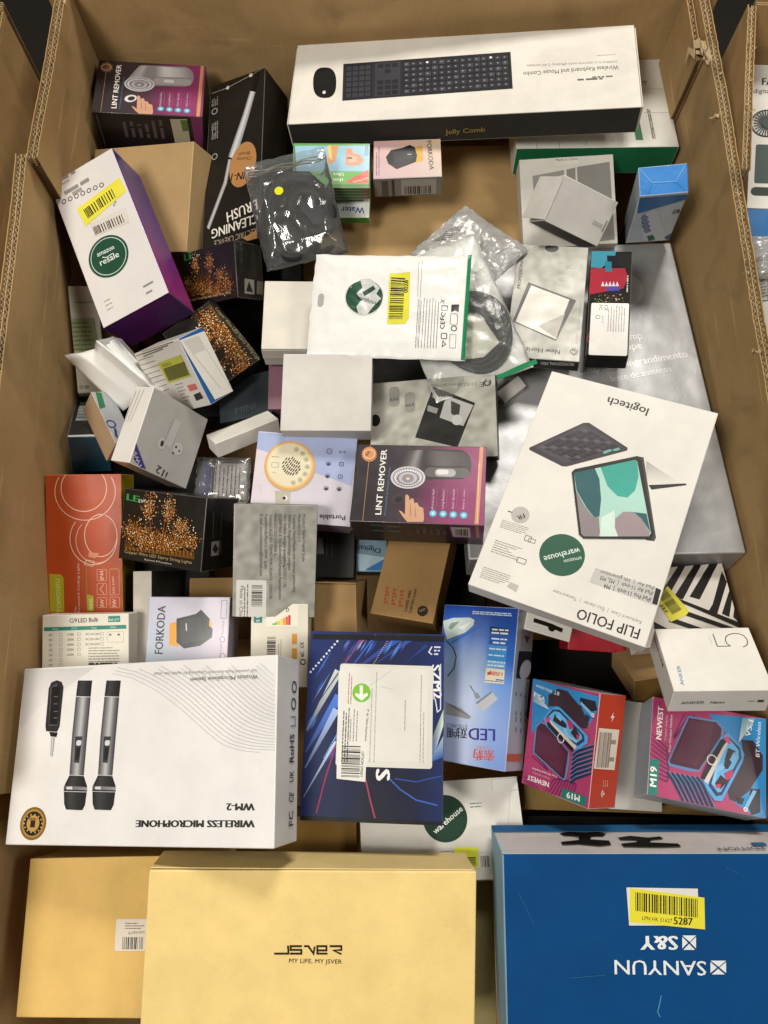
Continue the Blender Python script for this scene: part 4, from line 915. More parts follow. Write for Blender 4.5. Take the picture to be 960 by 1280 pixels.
f.C(372, 82, 40, '#15120f', 18, .75); f.RR(455, 172, 560, 240, .4, '#8d8c87'); f.RR(400, 258, 510, 325, .4, '#8d8c87'); f.T('DC', 470, 222, 505, 218, 24, '#5e5c58'); f.T('DC', 425, 306, 455, 302, 24, '#5e5c58')
f.T('PROFESSIONAL-MINI', 162, 350, 192, 70, 22, '#2b2926', .02); f.T('DIGITAL SCALE', 130, 350, 152, 130, 18, '#6d6b66'); f.T('New Horizon', 428, 760, 150, 736, 30, '#22201e', .02)
f.T('2 X PCS OF AAA BATTERIES', 540, 720, 572, 440, 12, '#6d6b66'); f.O(518, 772, 20, 6, '#3a3835', 20, a0=100, a1=400); f.T('CE', 530, 798, 530, 745, 22, '#3a3835', .01); f.done()
f = b.face('near').v(5.333, 620, 295); f.T('PROFESSIONAL-MINI', 520, 845, 300, 838, 20, '#c9c6bf', .02); f.done()
b = Box('iron', 'product_box', 'black and red tool box with white label, shrink wrapped, right of the scale box', 'box', {'all': '#1a1716', 'edge': '#7d7874'}, 'matte')
f = b.face('top', 'matte').v(5.333, 620, 295); f.P('#a8283a', 620, 215, 860, 215, 880, 280, 850, 350, 615, 390); f.P('#3f93ad', 632, 100, 800, 100, 790, 150, 700, 215, 628, 210); f.P('#171b22', 740, 130, 842, 135, 840, 205, 742, 205); f.P('#2c7f9c', 728, 170, 770, 172, 772, 240, 728, 238)
for k in range(5): f.P('#cfd4dc', 700 + k * 24, 335, 712 + k * 24, 302, 724 + k * 24, 335); f.P('#2c4bb0', 738 + k * 18, 338, 752 + k * 18, 338, 752 + k * 18, 368, 738 + k * 18, 368)
for k in range(40): f.C(random.uniform(660, 850), random.uniform(385, 440), 4, random.choice(('#3c7a3c', '#b0a53a', '#8b2c34', '#c9c6c0')), 6)
f.L(6, '#b23a40', 640, 600, 605, 690, 640, 740); f.F(868, 260, 885, 375, 1, '#c8c4c0', True, .4)
f.use('white_label', finish='wrap'); f.RR(636, 446, 874, 800, .05, '#d2d0cc'); f.T('CE', 724, 460, 724, 500, 24, '#2b2a28', .01); f.T('FC', 688, 460, 688, 495, 22, '#2b2a28', .01); f.O(680, 540, 13, 4, '#2b2a28', 16); f.F(745, 460, 860, 640, 7, '#7f7c78', True, .25, ragged=.2); f.T('RoHS', 705, 535, 705, 580, 14, '#55524e'); f.done()
b = Box('foil', 'product_box', 'big flat silver foil box with Spanish wording under the white tablet case box', 'box', {'all': '#8e8f91', 'top': '#a2a3a5', 'near': '#9d9ea0', 'edge': '#cfd0d2'}, 'foil', D=.06, bev=.002, wear=.004)
f = b.face().v(2.667, 600, 260); f.C(470, 270, 64, '#c3c3c2', 36, 1.1); f.T('Lampada o ingrandimento', 330, 556, 694, 496, 24, '#cfcfce', .008); f.T('lente de aumento', 440, 580, 640, 545, 22, '#cfcfce', .008); f.T('amp', 488, 440, 542, 436, 24, '#cfcfce', .008); f.T('ope', 488, 474, 542, 468, 24, '#cfcfce', .008); f.done()
b = Box('whiteslim', 'plain_carton', 'thin pale carton edge on the foil box below the green-edged bag', 'box', {'all': '#b5b2ad'}, 'matte')

# ------------------------------------------------------------------ centre
b = Box('scale2', 'product_box', 'silver pocket scale box with folding scale picture at the centre', 'box', {'all': '#24211f', 'top': '#a9a8a0', 'edge': '#cfcec8'}, 'silver', D=.03)
f = b.face().v(2.824, 300, 430); marble_ground(f, '#97968c', '#b5b4aa')
f.P('#1d1c1a', 682, 150, 830, 208, 768, 365, 618, 330); f.P('#a9a9a6', 728, 182, 824, 216, 788, 290, 705, 260); f.P('#3a3936', 745, 200, 778, 215, 772, 262, 745, 245); f.C(766, 268, 19, '#b9b9b5', 18); f.C(690, 186, 13, '#8d8c88', 16, .6, -20); f.P('#8d8c88', 664, 216, 700, 228, 694, 246, 660, 236)
f.C(478, 270, 17, '#141210', 20, 1.25)
for x, y in ((545, 190), (600, 210)): f.RR(x - 19, y - 38, x + 19, y + 30, .4, '#8a8982'); f.T('AAA', x - 16, y + 14, x + 16, y + 8, 12, '#3c3b36', .01)
f.T('2 X PCS OF AAA BATTERIES', 835, 135, 668, 142, 11, '#4d4b46'); f.O(874, 136, 11, 4, '#2b2926', 16, a0=100, a1=420); f.T('CE', 882, 130, 848, 136, 16, '#2b2926', .01); f.done()
b = Box('speaker', 'product_box', 'lavender box showing a round cream speaker, left of the dark lint remover', 'box', {'all': '#c3b9c3', 'top': '#cfc9d4', 'near': '#8d8592', 'edge': '#e5e1e8'}, 'satin')
f = b.face().v(6, 300, 530)
f.P('#a6b2d8', 118, 60, 895, 100, 838, 462, 560, 362, 100, 180); f.P('#d8cfd8', 100, 182, 300, 245, 300, 590, 78, 585)
f.C(375, 318, 190, '#b5aa98', 44, 1.02); f.C(372, 312, 186, '#d9a766', 44, 1.02); f.C(372, 310, 172, '#e6c189', 44, 1.02); f.C(370, 308, 160, '#e3dabd', 44, 1.02)
f.P('#b8b4a4', 262, 500, 380, 512, 372, 600, 265, 598); f.C(338, 555, 18, '#ecebe4', 18); f.C(332, 556, 13, '#3a3632', 14)
for j in range(9):
    x0 = -64 + j * 16; L = math.sqrt(max(0, 70 ** 2 - x0 ** 2)); k = -L
    while k < L - 4:
        w = min(L - k, 26); c, s_ = math.cos(math.radians(-52)), math.sin(math.radians(-52))
        a = (386 + x0 * .78 + k * c, 316 + x0 * .62 + k * s_); e = (386 + x0 * .78 + (k + w) * c, 316 + x0 * .62 + (k + w) * s_); f.L(8, '#1f1d1b', *a, *e); k += 34
for x, y in ((424, 192), (470, 222), (498, 268), (505, 322), (488, 376), (450, 420), (400, 442)): f.C(x, y, 21, '#c6bd9f', 16); f.C(x, y, 7, '#99917a', 10)
f.RR(238, 285, 290, 330, .2, '#a9a28c', frame=.08); f.F(240, 238, 300, 256, 1, '#8d8672'); f.F(240, 360, 300, 372, 1, '#8d8672')
for k, (x, y) in enumerate(((670, 205), (768, 210), (662, 300), (760, 302), (655, 392), (752, 396), (645, 485), (742, 490))):
    if k in (0,): f.O(x, y, 19, 5, '#2f2e3c', 18); f.C(x, y, 5, '#2f2e3c', 8)
    elif k in (3, 5): f.RR(x - 17, y - 18, x + 17, y + 18, .3, '#2f2e3c', frame=.14); f.C(x, y, 5, '#2f2e3c', 8)
    elif k == 1: f.L(5, '#2f2e3c', x - 22, y, x + 22, y); f.L(4, '#2f2e3c', x - 20, y - 12, x - 20, y + 12); f.L(4, '#2f2e3c', x + 20, y - 12, x + 20, y + 12)
    else: f.C(x, y + 2, 13, '#4a4958', 12); f.O(x, y, 18, 3, '#4a4958', 12, a0=20, a1=200); f.L(4, '#2f2e3c', x + 16, y - 14, x + 16, y + 10)
f.T('Portable', 790, 686, 598, 678, 36, '#1e1c20', .02); f.L(2, '#b5adb8', 85, 470, 150, 460, 158, 520); f.done()
b = Box('lint2', 'product_box', 'black and magenta lint remover box with dark shaver at the centre of the heap', 'box', {'all': '#1f1a1e', 'top': '#2a242a', 'near': '#241d22', 'right': '#7d2b63', 'edge': '#8a7f86'}, 'gloss', D=.06, group='lint remover boxes')
f = b.face().v(5.053, 430, 540); lint_art(f, 'dark'); seal6x(f, 160, 142, 44); f.done()
f = b.face('near').v(5.053, 430, 540); f.P('#6a2a58', 660, 585, 885, 590, 880, 680, 680, 668); f.P('#a9743f', 828, 590, 850, 590, 856, 668, 838, 666); f.F(440, 590, 660, 650, 5, '#4e3a48', True)
for x, y in ((205, 588), (215, 622), (310, 596), (320, 625)): f.C(x, y, 26, '#2f4f55', 14, .4)
f.use('barcode_sticker'); f.P('#b3a6a4', 672, 600, 795, 604, 800, 664, 690, 660); f.B(700, 612, 785, 655, n=18); f.done()

# ------------------------------------------------------------------ left side
b = Box('orange', 'product_box', 'orange recessed ceiling light box with lime edge by the side wall', 'box', {'all': '#a8431c', 'top': '#b0461c', 'right': '#b5a21f', 'edge': '#d98a5c'}, 'satin', D=.05)
f = b.face().v(4.925, 50, 580)
f.O(268, 140, 134, 4, '#e3b9a0', 48, 1.05, a0=-150, a1=-30) if 0 else None
def arc(cx, cy, rx, ry, a0, a1, w=5, c='#e6bfa6', n=40): f.L(w, c, *[q for k in range(n + 1) for q in (cx + rx * math.cos(math.radians(a0 + (a1 - a0) * k / n)), cy + ry * math.sin(math.radians(a0 + (a1 - a0) * k / n)))])
arc(270, 150, 140, 142, -38, 218); arc(278, 170, 186, 176, -30, 210)
arc(375, 440, 100, 130, -75, 285 - 360 + 350, 5); arc(330, 460, 145, 160, 0, 220); arc(350, 470, 128, 140, 60, 225, 4)
f.P('#c98a6a', 300, 545, 365, 548, 345, 580, 300, 572); f.L(4, '#e6bfa6', 285, 590, 335, 600, 325, 630, 275, 620, closed=True); f.L(4, '#d0703f', 90, 235, 120, 250, 110, 290)
f.P('#a8a324', 58, 676, 130, 680, 145, 700, 150, 912, 62, 912); f.T('TOMONSU', 132, 915, 120, 705, 26, '#d6d28a'); f.T('Thin', 226, 912, 226, 880, 14, '#e6c3ad'); f.T('Recessed Ceiling Light', 246, 918, 242, 610, 14, '#e6c3ad'); f.L(5, '#8f8a26', 288, 620, 290, 800); f.P('#a8a324', 288, 800, 330, 812, 332, 905, 292, 905); f.T('90%', 328, 895, 326, 828, 22, '#e6e2a6')
for x0, y0, x1, y1 in ((350, 648, 412, 720), (350, 735, 412, 806), (350, 822, 412, 885), (428, 645, 490, 806), (430, 818, 492, 885)): f.RR(x0, y0, x1, y1, .12, '#e0b49a', frame=.035)
f.T('IP44', 395, 712, 390, 656, 24, '#e9c9b4'); f.T('3W', 395, 880, 392, 832, 22, '#e9c9b4', .01); f.T('5W', 470, 880, 468, 832, 22, '#e9c9b4', .01); f.L(4, '#e0b49a', 395, 800, 370, 770, 392, 742); f.T('220-240V', 460, 798, 456, 690, 12, '#e9c9b4'); f.done()
b = Box('le3', 'product_box', 'black starry string light box beside the orange ceiling light box', 'box', LEB, 'wrap', group='black string light boxes')
f = b.face('top', 'gloss').v(5.647, 140, 600); f.T('LE', 104, 140, 188, 158, 44, '#3a9a4c', .04); f.T('EVER', 190, 160, 258, 166, 24, '#d9d8d2', .03); f.R(192, 120, 262, 130, '#6f6d68')
f.PG(['#191107', '#191107', '#6b4416', '#6b4416'], 90, 400, 585, 470, 580, 560, 90, 488); firework(f, 330, 500, 480, 345, 2200, 5, rot=6)
rnd = random.Random(2)
for k in range(18): x = 105 + k * 27; f.L(9, '#8a5c22', x, 470 + k * 2, x + 3, 496 + k * 3)
f.T('Copper Wire LED Starry String Lights', 92, 512, 568, 592, 20, '#b09a6a', .005); f.T('Remote 8 Functions', 230, 566, 420, 598, 13, '#c9c4b8'); f.done()
f = b.face('right').v(5.647, 140, 600); f.P('#77726a', 702, 436, 760, 428, 752, 530, 697, 538); f.P('#1c1916', 708, 490, 728, 446, 750, 488, 730, 520); f.L(3, '#5f5a53', 716, 225, 712, 410); f.L(3, '#5f5a53', 772, 220, 768, 405); f.L(3, '#6f6a62', 770, 428, 765, 525); f.done()
b = Box('greyback', 'product_box', 'silver-grey box back with dense sideways lettering below the speaker box', 'box', {'all': '#2b2a27', 'top': '#9a9992', 'edge': '#b9b8b0'}, 'silver', D=.028)
f = b.face('top', 'satin').v(2.909, 270, 610); marble_ground(f, '#85847d', '#a3a29a')
txt = ['Product Name:Digital Scale', 'Model NO:CX-219', 'Company Name:Huashi new concept partnership', 'Address: Kingshunlounge pengzor', 'Hiss Holkiss bairgen quangdong,515222 CN', 'EC|REP Pack & The Authorized European Representative', 'Name:SUCCESS COURIER SL', 'Address:CALLE RIO TORMES NUM.1,PLANTA 1,DERECHA', 'Fuenlabrada,Madrid 28947 Spain', 'E-mail: successservice@hotmail.com']
for k, t in enumerate(txt): x = 320 - k * 17.2; f.T(t, x - 5, 96, x - 6, min(404, 96 + len(t) * 6.6), 11, '#2b2a27', .008)
f.use('origin_label'); f.RR(74, 334, 180, 534, .06, '#cfcdc8'); f.B(130, 348, 168, 430, vert=True, n=30); f.T('Made in China', 88, 356, 84, 480, 13, '#3a3936'); f.F(100, 350, 118, 500, 2, '#55534f', True, .35); f.done()
b = Box('ledwhite', 'product_box', 'cream bulb box with energy label above the white microphone box', 'box', {'all': '#dcd6c6', 'edge': '#efeadd'}, 'satin', D=.035)
f = b.face().v(2.909, 270, 610); f.R(138, 434, 168, 490, '#1c7c74'); f.T('5 Pack', 158, 486, 158, 438, 12, '#e4efe9', .01)
f.use('energy_label'); f.R(182, 420, 300, 505, '#e9e4d6')
for k, c in enumerate(('#2f8f3c', '#7fb53a', '#cfd02f', '#ecd02c', '#e8992a', '#dc5a26', '#c9342a')): f.R(206 + k * 9.5, 492 - k * 5, 214 + k * 9.5, 498, c)
f.T('D', 256, 450, 266, 450, 14, '#2b2a27', .03); f.use('printed_artwork'); f.R(300, 470, 330, 505, '#8f8a80') if 0 else None
f.B(186, 540, 216, 610, vert=True, n=26); f.F(224, 540, 240, 612, 2, '#8a8578', True, .25)
for y in (545, 598): f.R(276, y - 15, 294, y + 22, '#d9962c')
f.O(316, 632, 9, 3, '#26241f', 14); f.T('IC', 322, 610, 318, 594, 12, '#26241f', .02); f.T('CE', 320, 580, 318, 560, 12, '#26241f', .02); f.done()
b = Box('g9', 'product_box', 'white bulb box printed with green table, reading G9 LED Bulb', 'box', {'all': '#d9d5c8', 'right': '#c3bfb3', 'edge': '#efece2'}, 'satin', D=.03)
f = b.face().v(4.925, 50, 580); f.T('G9', 182, 978, 228, 975, 26, '#26241f'); f.T('LED Bulb', 236, 976, 358, 970, 26, '#26241f', .012); f.R(420, 936, 494, 972, '#1f7f6c'); f.T('Bulb QTY', 425, 966, 490, 964, 14, '#dcebe4'); f.P('#1f7f6c', 24, 1006, 530, 990, 532, 1014, 26, 1028)
for k, t in enumerate(('Watt', 'CCT', 'Voltage', 'Dim')): f.T(t, 75 + k * 120, 1022 - k * 4, 110 + k * 120, 1021 - k * 4, 11, '#cfe3da')
for c, (x, n, words) in enumerate(((55, 7, '2W 3W 4W 3.5W 5W 6W 7W'), (168, 5, '2700K 3000K 4000K 5000K 6500K'), (280, 3, 'AC110-130V AC220-240V AC100-265V'))):
    for k in range(n):
        y = 1060 + k * 31 - c * 3; f.T(words.split()[k], x, y, x + (22, 42, 88)[c], y - 1, 14, '#5c594f'); bx = x + (64, 62, 92)[c]; f.RR(bx, y - 18, bx + 19, y, .1, '#6b685e', frame=.08)
f.RR(412, 1032, 516, 1096, .08, '#8f8c82', frame=.015); f.P('#3a382f', 432, 1030 + 12, 422, 1055, 442, 1055); f.P('#3a382f', 484, 1042, 474, 1055, 496, 1055)
f.F(298, 1125, 490, 1240, 7, '#77746a', fill=.3); f.F(300, 1220, 480, 1240, 1, '#2b2a24', fill=.6); f.done()
b = Box('fork2', 'product_box', 'iridescent lilac box with black gadget picture above the microphone box', 'box', {'all': '#a9a3b3', 'top': '#b5b1c4', 'edge': '#dcd9e4'}, 'gloss')
f = b.face().v(3, 150, 640); f.G(lambda s, t: mixc(mixc('#b9b6cc', '#c9c3cf', s), mixc('#a9c0cc', '#c6b3cc', s), t), 14, 14)
f.P('#d9982c', 186, 418, 214, 410, 220, 505, 184, 498); f.P('#26282c', 212, 400, 285, 382, 304, 366, 338, 402, 336, 425, 348, 440, 345, 470, 300, 502, 240, 512, 212, 488); f.P('#34373c', 222, 408, 300, 392, 318, 480, 232, 496); f.L(4, '#cfcfd4', 248, 418, 250, 446); f.P('#d2a93a', 336, 402, 344, 415, 344, 432, 334, 428)
f.T('FORKODA', 160, 532, 172, 352, 30, '#26242a', .02); f.RR(380, 330, 400, 400, .2, '#77737f', frame=.1); f.O(384, 478, 10, 3, '#77737f', 14); f.T('Phone Mount', 388, 462, 392, 408, 9, '#6f6b77'); f.T('Fast Load', 380, 545, 382, 495, 9, '#6f6b77'); f.O(384, 540, 10, 3, '#77737f', 14); f.done()
b = Box('whitestand', 'product_box', 'white and dark carton standing between the orange box and the lilac box', 'box', {'all': '#3a3733', 'top': '#c6c1b8', 'edge': '#d9d5cc'}, 'matte')
b = Box('brown3', 'plain_carton', 'brown carton deep below the black string light box', 'box', {'all': '#8a6c45', 'edge': '#b18e5f'}, 'kraft')
b = Box('brown1', 'plain_carton', 'brown carton between the grey lettered box and the copper wire box', 'box', {'all': '#a38458', 'right': '#ae8f62', 'edge': '#c8a878'}, 'kraft')
f = b.face().v(2.909, 270, 610); f.L(3, '#6b4c24', 360, 345, 512, 350); f.done()
b = Box('darkcase', 'product_box', 'dark grey case deep in the gap under the speaker box', 'box', {'all': '#2c2c2b', 'top': '#3a3a38'}, 'satin')
f = b.face().v(2.909, 270, 610); f.P('#8f8f8c', 370, 180, 388, 182, 392, 240, 368, 240); f.L(3, '#6d6b66', 405, 180, 402, 250); f.L(3, '#6d6b66', 425, 180, 420, 250); f.done()
b = Box('digital', 'product_box', 'pale blue box reading Digital, peeking out under the lint remover', 'box', {'all': '#37434a', 'top': '#6f8d9c', 'edge': '#9fb4be'}, 'satin')
f = b.face().v(4.8, 440, 650); f.T('Digital', 172, 172, 42, 150, 30, '#1d2a33', .01); f.P('#9fb9c6', 25, 200, 205, 225, 190, 300, 40, 312); f.P('#2f72b0', 90, 292, 200, 230, 195, 300, 80, 304); f.done()
b = Box('kraft', 'product_box', 'brown kraft box printed with red and black copper wire lettering', 'box', {'all': '#957448', 'top': '#9b7a4e', 'edge': '#c3a06c'}, 'kraft', D=.04)
f = b.face().v(4.8, 440, 650)
for k, t in enumerate(('3*3M', '3*2M', '3*1M')): f.T(t, 214 + k * 44, 506 + k * 10, 226 + k * 44, 404 + k * 10, 24, '#a5402a', .02)
f.T('COPPER WIRE', 330, 552, 358, 424, 17, '#26201a', .02); f.T('CURTAIN LIGHT', 356, 562, 392, 414, 17, '#26201a', .02); f.C(424, 546, 32, '#2f2a24', 26); f.T('LED', 406, 552, 442, 540, 12, '#a58a5f', .02); f.done()

# ------------------------------------------------------------------ near half
b = Box('mic', 'product_box', 'large white wireless microphone box with two microphones printed, near the left wall', 'box', {'all': '#e3e1e0', 'right': '#dad9da', 'edge': '#f2f1f0'}, 'satin', bev=.0013, wear=.002)
f = b.face().v(2.4615, 0, 810)
def wave(x):   # edge of the grey curve
    return [(62, 262), (130, 175), (200, 125), (255, 90), (330, 76), (400, 90), (480, 130), (560, 190), (640, 262), (690, 300), (760, 318), (845, 318)]
f.PG(['#bdbbbc', '#cfcdce', '#e0dedd', '#e0dedd', '#d5d3d4'], 76, 66, 290, 60, 205, 122, 130, 172, 62, 250)
base_c = [(345, 78), (400, 90), (440, 108), (480, 130), (520, 158), (560, 190), (600, 226), (640, 262), (668, 285), (695, 301), (725, 311), (760, 318), (800, 321), (846, 322)]
for k in range(30):
    pts = [(x + k * 9.5, y - k * 8.6 + .5 * k * max(0, (x - 690) / 160)) for x, y in base_c]; out = []
    for p, q in zip(pts, pts[1:]):
        if p[0] > 846: break
        out.append(p)
        if q[0] > 846: t = (846 - p[0]) / (q[0] - p[0]); out.append((846, p[1] + (q[1] - p[1]) * t)); break
    out = [p for p in out if p[1] > 42 + (846 - p[0]) * .035]
    if len(out) > 1: f.L(1.2, '#b9b7b7', *[c for p in out for c in p])
def mic(dx, lean):
    T = lambda x, y: (x + dx, y)
    sil = lambda t: ramp([(0, '#3a3a3d'), (.22, '#77777b'), (.5, '#b9b9bc'), (.75, '#6d6d71'), (1, '#2f2f32')], t)
    drk = lambda t: ramp([(0, '#1a1a1b'), (.3, '#3c3c3e'), (.6, '#2a2a2c'), (1, '#161617')], t)
    f.strip(drk, [T(240, 100), T(234, 148)], [T(284, 100), T(279, 150)])
    f.strip(sil, [T(234, 150), T(222, 270), T(214, 390)], [T(279, 152), T(268, 275), T(258, 392)])
    f.strip(drk, [T(214, 392), T(200, 420), T(196, 440)], [T(258, 394), T(268, 425), T(268, 442)])
    f.strip(drk, [T(197, 442), T(198, 480), T(204, 497)], [T(267, 444), T(262, 482), T(254, 499)])
    f.strip(lambda t: mixc('#55555a', '#8f8f94', t), [T(197, 424), T(197, 434)], [T(268, 428), T(268, 438)])
    f.P('#cfcfd2', *T(205, 427), *T(222, 426), *T(224, 435), *T(206, 435))
    f.P('#38383b', *T(232, 272), *T(254, 272), *T(244, 354), *T(228, 352)); f.RR(236 + dx, 284, 250 + dx, 300, .3, '#cfcfd2'); f.P('#1c1c1d', *T(236, 306), *T(248, 306), *T(242, 344), *T(232, 343))
mic(0, 0); mic(88, 0)
f.P('#26262a', 150, 125, 158, 106, 175, 99, 190, 104, 196, 120, 184, 240, 176, 258, 142, 256, 140, 240); f.P('#4a4a50', 156, 120, 176, 108, 178, 240, 150, 240); f.P('#151517', 160, 120, 186, 116, 176, 236, 152, 234); f.P('#151517', 152, 258, 178, 260, 174, 274, 156, 272); f.strip(lambda t: ramp([(0, '#8d8d8f'), (.5, '#d0d0d2'), (1, '#77777a')], t), [(158, 274), (155, 332)], [(169, 275), (162, 334)])
for y in (150, 172, 195, 215): f.L(2, '#6d6d70', 166, y, 178, y)
f.C(102, 540, 42, '#a8813c', 32); f.O(102, 540, 42, 6, '#7d5c22', 32); f.C(102, 540, 33, '#1d1a16', 30); f.C(102, 540, 22, '#b9934e', 26); f.T('1', 107, 530, 98, 530, 22, '#2b1d0c', .03); f.T('YEARS', 114, 522, 90, 522, 7, '#2b1d0c', .02)
for k in range(14):
    a = k * 2 * math.pi / 14; f.C(102 + 27.5 * math.cos(a), 540 + 27.5 * math.sin(a), 2.6, '#c9a860', 6)
f.T('WIRELESS MICROPHONE', 783, 530, 420, 530, 22, '#1b1a1b', .055); f.T('WM-2', 783, 478, 698, 478, 22, '#1b1a1b', .055)
f.T('Wireless Microphone System', 795, 82, 588, 92, 13, '#6a686a'); f.T('with patented Audio Reference Companding for crystal clear sound', 792, 66, 476, 76, 9, '#98969a'); f.done()
f = b.face('right').v(2.4615, 0, 810); f.T('RoHS', 904, 352, 906, 266, 13, '#2b2a2c', .02); f.T('CE', 902, 476, 904, 446, 13, '#2b2a2c', .01); f.T('FC', 902, 545, 902, 500, 12, '#2b2a2c', .01); f.T('UK', 903, 412, 904, 378, 12, '#2b2a2c', .01); f.O(904, 172, 9, 3, '#2b2a2c', 14); f.O(906, 120, 9, 3, '#2b2a2c', 14); f.L(2, '#55545a', 896, 240, 909, 240, 909, 212, 896, 212); f.done()

b = Box('tanmic', 'plain_carton', 'brown carton edge below the microphone box and blue streaked box', 'box', {'all': '#80622f', 'edge': '#a58655'}, 'kraft', D=.12)
b = Box('s2m', 'product_box', 'blue box with light streaks and a large white label, centre near', 'box', {'all': '#121318', 'top': '#141c4a', 'edge': '#5d6380'}, 'satin', D=.05, bev=.0015)
f = b.face('top', 'satin').v(3, 360, 740)
f.G(lambda s, t: mixc(ramp([(0, '#16245c'), (.3, '#101a4a'), (.62, '#0a0e26'), (1, '#0a0d1c')], t + .25 * noise.noise(Vector((s * 3, t * 3, 1)))), ramp([(0, '#1d3478'), (.5, '#0c1028'), (.8, '#0e1a44'), (1, '#16337e')], s), .45), 20, 24)
for k, (x0, y0, x1, y1, w, c) in enumerate(((70, 520, 190, 296, 30, '#c3cfc6'), (66, 600, 192, 390, 34, '#4a78d4'), (64, 660, 182, 440, 26, '#9fb6e0'), (110, 420, 280, 170, 10, '#7a4a8a'), (150, 400, 330, 160, 8, '#3c62c9'), (240, 300, 420, 170, 24, '#2c55b4'), (330, 268, 470, 170, 18, '#2b4fa8'), (58, 770, 178, 560, 12, '#b9d0ee'), (200, 268, 300, 165, 6, '#b55a6a'), (440, 268, 520, 200, 10, '#20408f'))):
    dx, dy = x1 - x0, y1 - y0; L = math.hypot(dx, dy); nx, ny = -dy / L * w / 2, dx / L * w / 2
    f.PG([mixc(c, '#152463', .75), mixc(c, '#152463', .75), lin(c), lin(c)], x0 - nx * .2, y0 - ny * .2, x0 + nx * .2, y0 + ny * .2, x1 + nx, y1 + ny, x1 - nx, y1 - ny)
rs = random.Random(11)
for k in range(26):
    x0, y0 = rs.uniform(62, 430), rs.uniform(230, 760); L_ = rs.uniform(60, 190)
    if x0 > 190: y0 = rs.uniform(220, 268)
    x1, y1 = x0 + L_ * .52, y0 - L_ * .85
    if y1 < 180: x1, y1 = x0 + (y0 - 180) * .61, 180
    c = rs.choice(('#3f74d8', '#5f95e6', '#2c5cc0', '#9fc3f0', '#6a4fb0', '#2a58c4')); w_ = rs.uniform(2, 9)
    f.PG([mixc(c, '#101a4a', .9), mixc(c, '#101a4a', .2), lin(c), mixc(c, '#101a4a', .3)], x0, y0, (x0 + x1) / 2 + w_ * .6, (y0 + y1) / 2 + w_ * .4, x1, y1, (x0 + x1) / 2 - w_ * .4, (y0 + y1) / 2 - w_ * .3)
for k in range(12): f.C(85 + k * 10, 300 - k * 11.5, 4.5, '#c9d6ec', 8)
for k in range(14): f.C(135 + k * 4.5, 620 - k * 8, 2.4, '#8fb0dc', 6)
for k in range(12): f.C(322 + k * 4.5, 268 - k * 7.5, 2.2, '#c9a2b0', 6)
f.PG(['#22345a', '#b9c9b0', '#dfe3cf', '#2f63b0'], 535, 560, 585, 440, 586, 500, 540, 640); f.PG(['#2f63b0', '#9fb8c0', '#22489a'], 530, 640, 586, 540, 584, 620)
f.P('#0b0b0e', 95, 158, 590, 166, 588, 186, 90, 176); f.P('#0b0b0e', 50, 838, 580, 862, 578, 884, 48, 856); f.L(6, '#8c2f4c', 190, 540, 140, 700, 106, 830); f.L(6, '#9c3a55', 290, 700, 308, 780, 326, 848); f.L(5, '#3563b8', 370, 690, 420, 740, 480, 780, 560, 800); f.L(4, '#2a4f9c', 400, 700, 480, 712, 575, 690)
f.L(5, '#d5d9e2', 540, 205, 528, 225, 540, 235); f.T('SZM2', 540, 275, 546, 400, 30, '#e4e6ea', .04); f.L(4, '#d5d9e2', 552, 400, 560, 450, 572, 440, 572, 270); f.F(548, 200, 572, 240, 3, '#d5d9e2'); f.T('S', 330, 668, 330, 704, 52, '#eceae6', .05)
sticker(f, 'shipping_label', 196, 268, 540, 664, '#d6d4cd', .03)
f.R(210, 282, 520, 640, '#dbd9d2')
f.use('return_sticker', finish='satin'); f.P('#dedcd6', 190, 300, 210, 272, 308, 285, 290, 712, 182, 700); f.C(276, 378, 35, '#7cba3c', 30); f.P('#e9efe0', 269, 350, 281, 350, 281, 385, 298, 378, 300, 388, 276, 408, 252, 388, 254, 378, 269, 385)
f.B(204, 572, 268, 695, vert=True, n=40, seed=4); f.F(206, 430, 226, 640, 3, '#4a4844', True, .4, ragged=.15); f.F(232, 436, 262, 560, 3, '#6d6b66', True, .25); f.T('OPTION SMART', 276, 598, 270, 694, 10, '#2b2a28', .015); f.T('9" de Tablet Imprimante', 296, 440, 288, 560, 8, '#2b2a28', .01)
f.F(226, 300, 240, 420, 2, '#a5483c', True, .3)
f.use('printed_artwork'); f.F(310, 300, 330, 640, 2, '#a3a19b', True, .2); f.F(435, 320, 445, 520, 1, '#9d9b95', True, .25); f.F(495, 300, 512, 640, 2, '#8f8d88', True, .25); f.L(2, '#bdbbb5', 310, 350, 392, 290); f.L(2, '#bdbbb5', 345, 355, 395, 365); f.done()

b = Box('ledblue', 'product_box', 'glossy blue desk lamp box with LED lettering upside down', 'box', {'all': '#9fb0cc', 'top': '#8fa6d0', 'right': '#a3abb8', 'far': '#2253a8', 'edge': '#c9d6ea'}, 'gloss', D=.055)
f = b.face().v(5.565, 530, 740)
f.G(lambda s, t: mixc(ramp([(0, '#0f3f9c'), (.2, '#1a60c4'), (.36, '#8fb0e0'), (.6, '#b5c3e2'), (1, '#9cb0e0')], t + .25 * (s - .4) * (-1 if s > .6 else 0)), ramp([(0, '#6f8cc6'), (.5, '#c6d0e8'), (.78, '#4a8ade'), (1, '#1468d0')], s), .5 * min(1, t * 2.2)), 20, 26)
f.P('#c9d8d6', 115, 200, 200, 180, 320, 178, 352, 195, 345, 230, 290, 280, 160, 330, 140, 260); f.P('#8a9c98', 190, 215, 250, 205, 190, 262, 170, 250); f.P('#e4ecea', 230, 250, 330, 205, 280, 265); f.L(10, '#2f6fb5', 190, 355, 300, 290, 400, 235); f.L(7, '#3a3f4a', 160, 340, 205, 390, 225, 450, 210, 530, 165, 585)
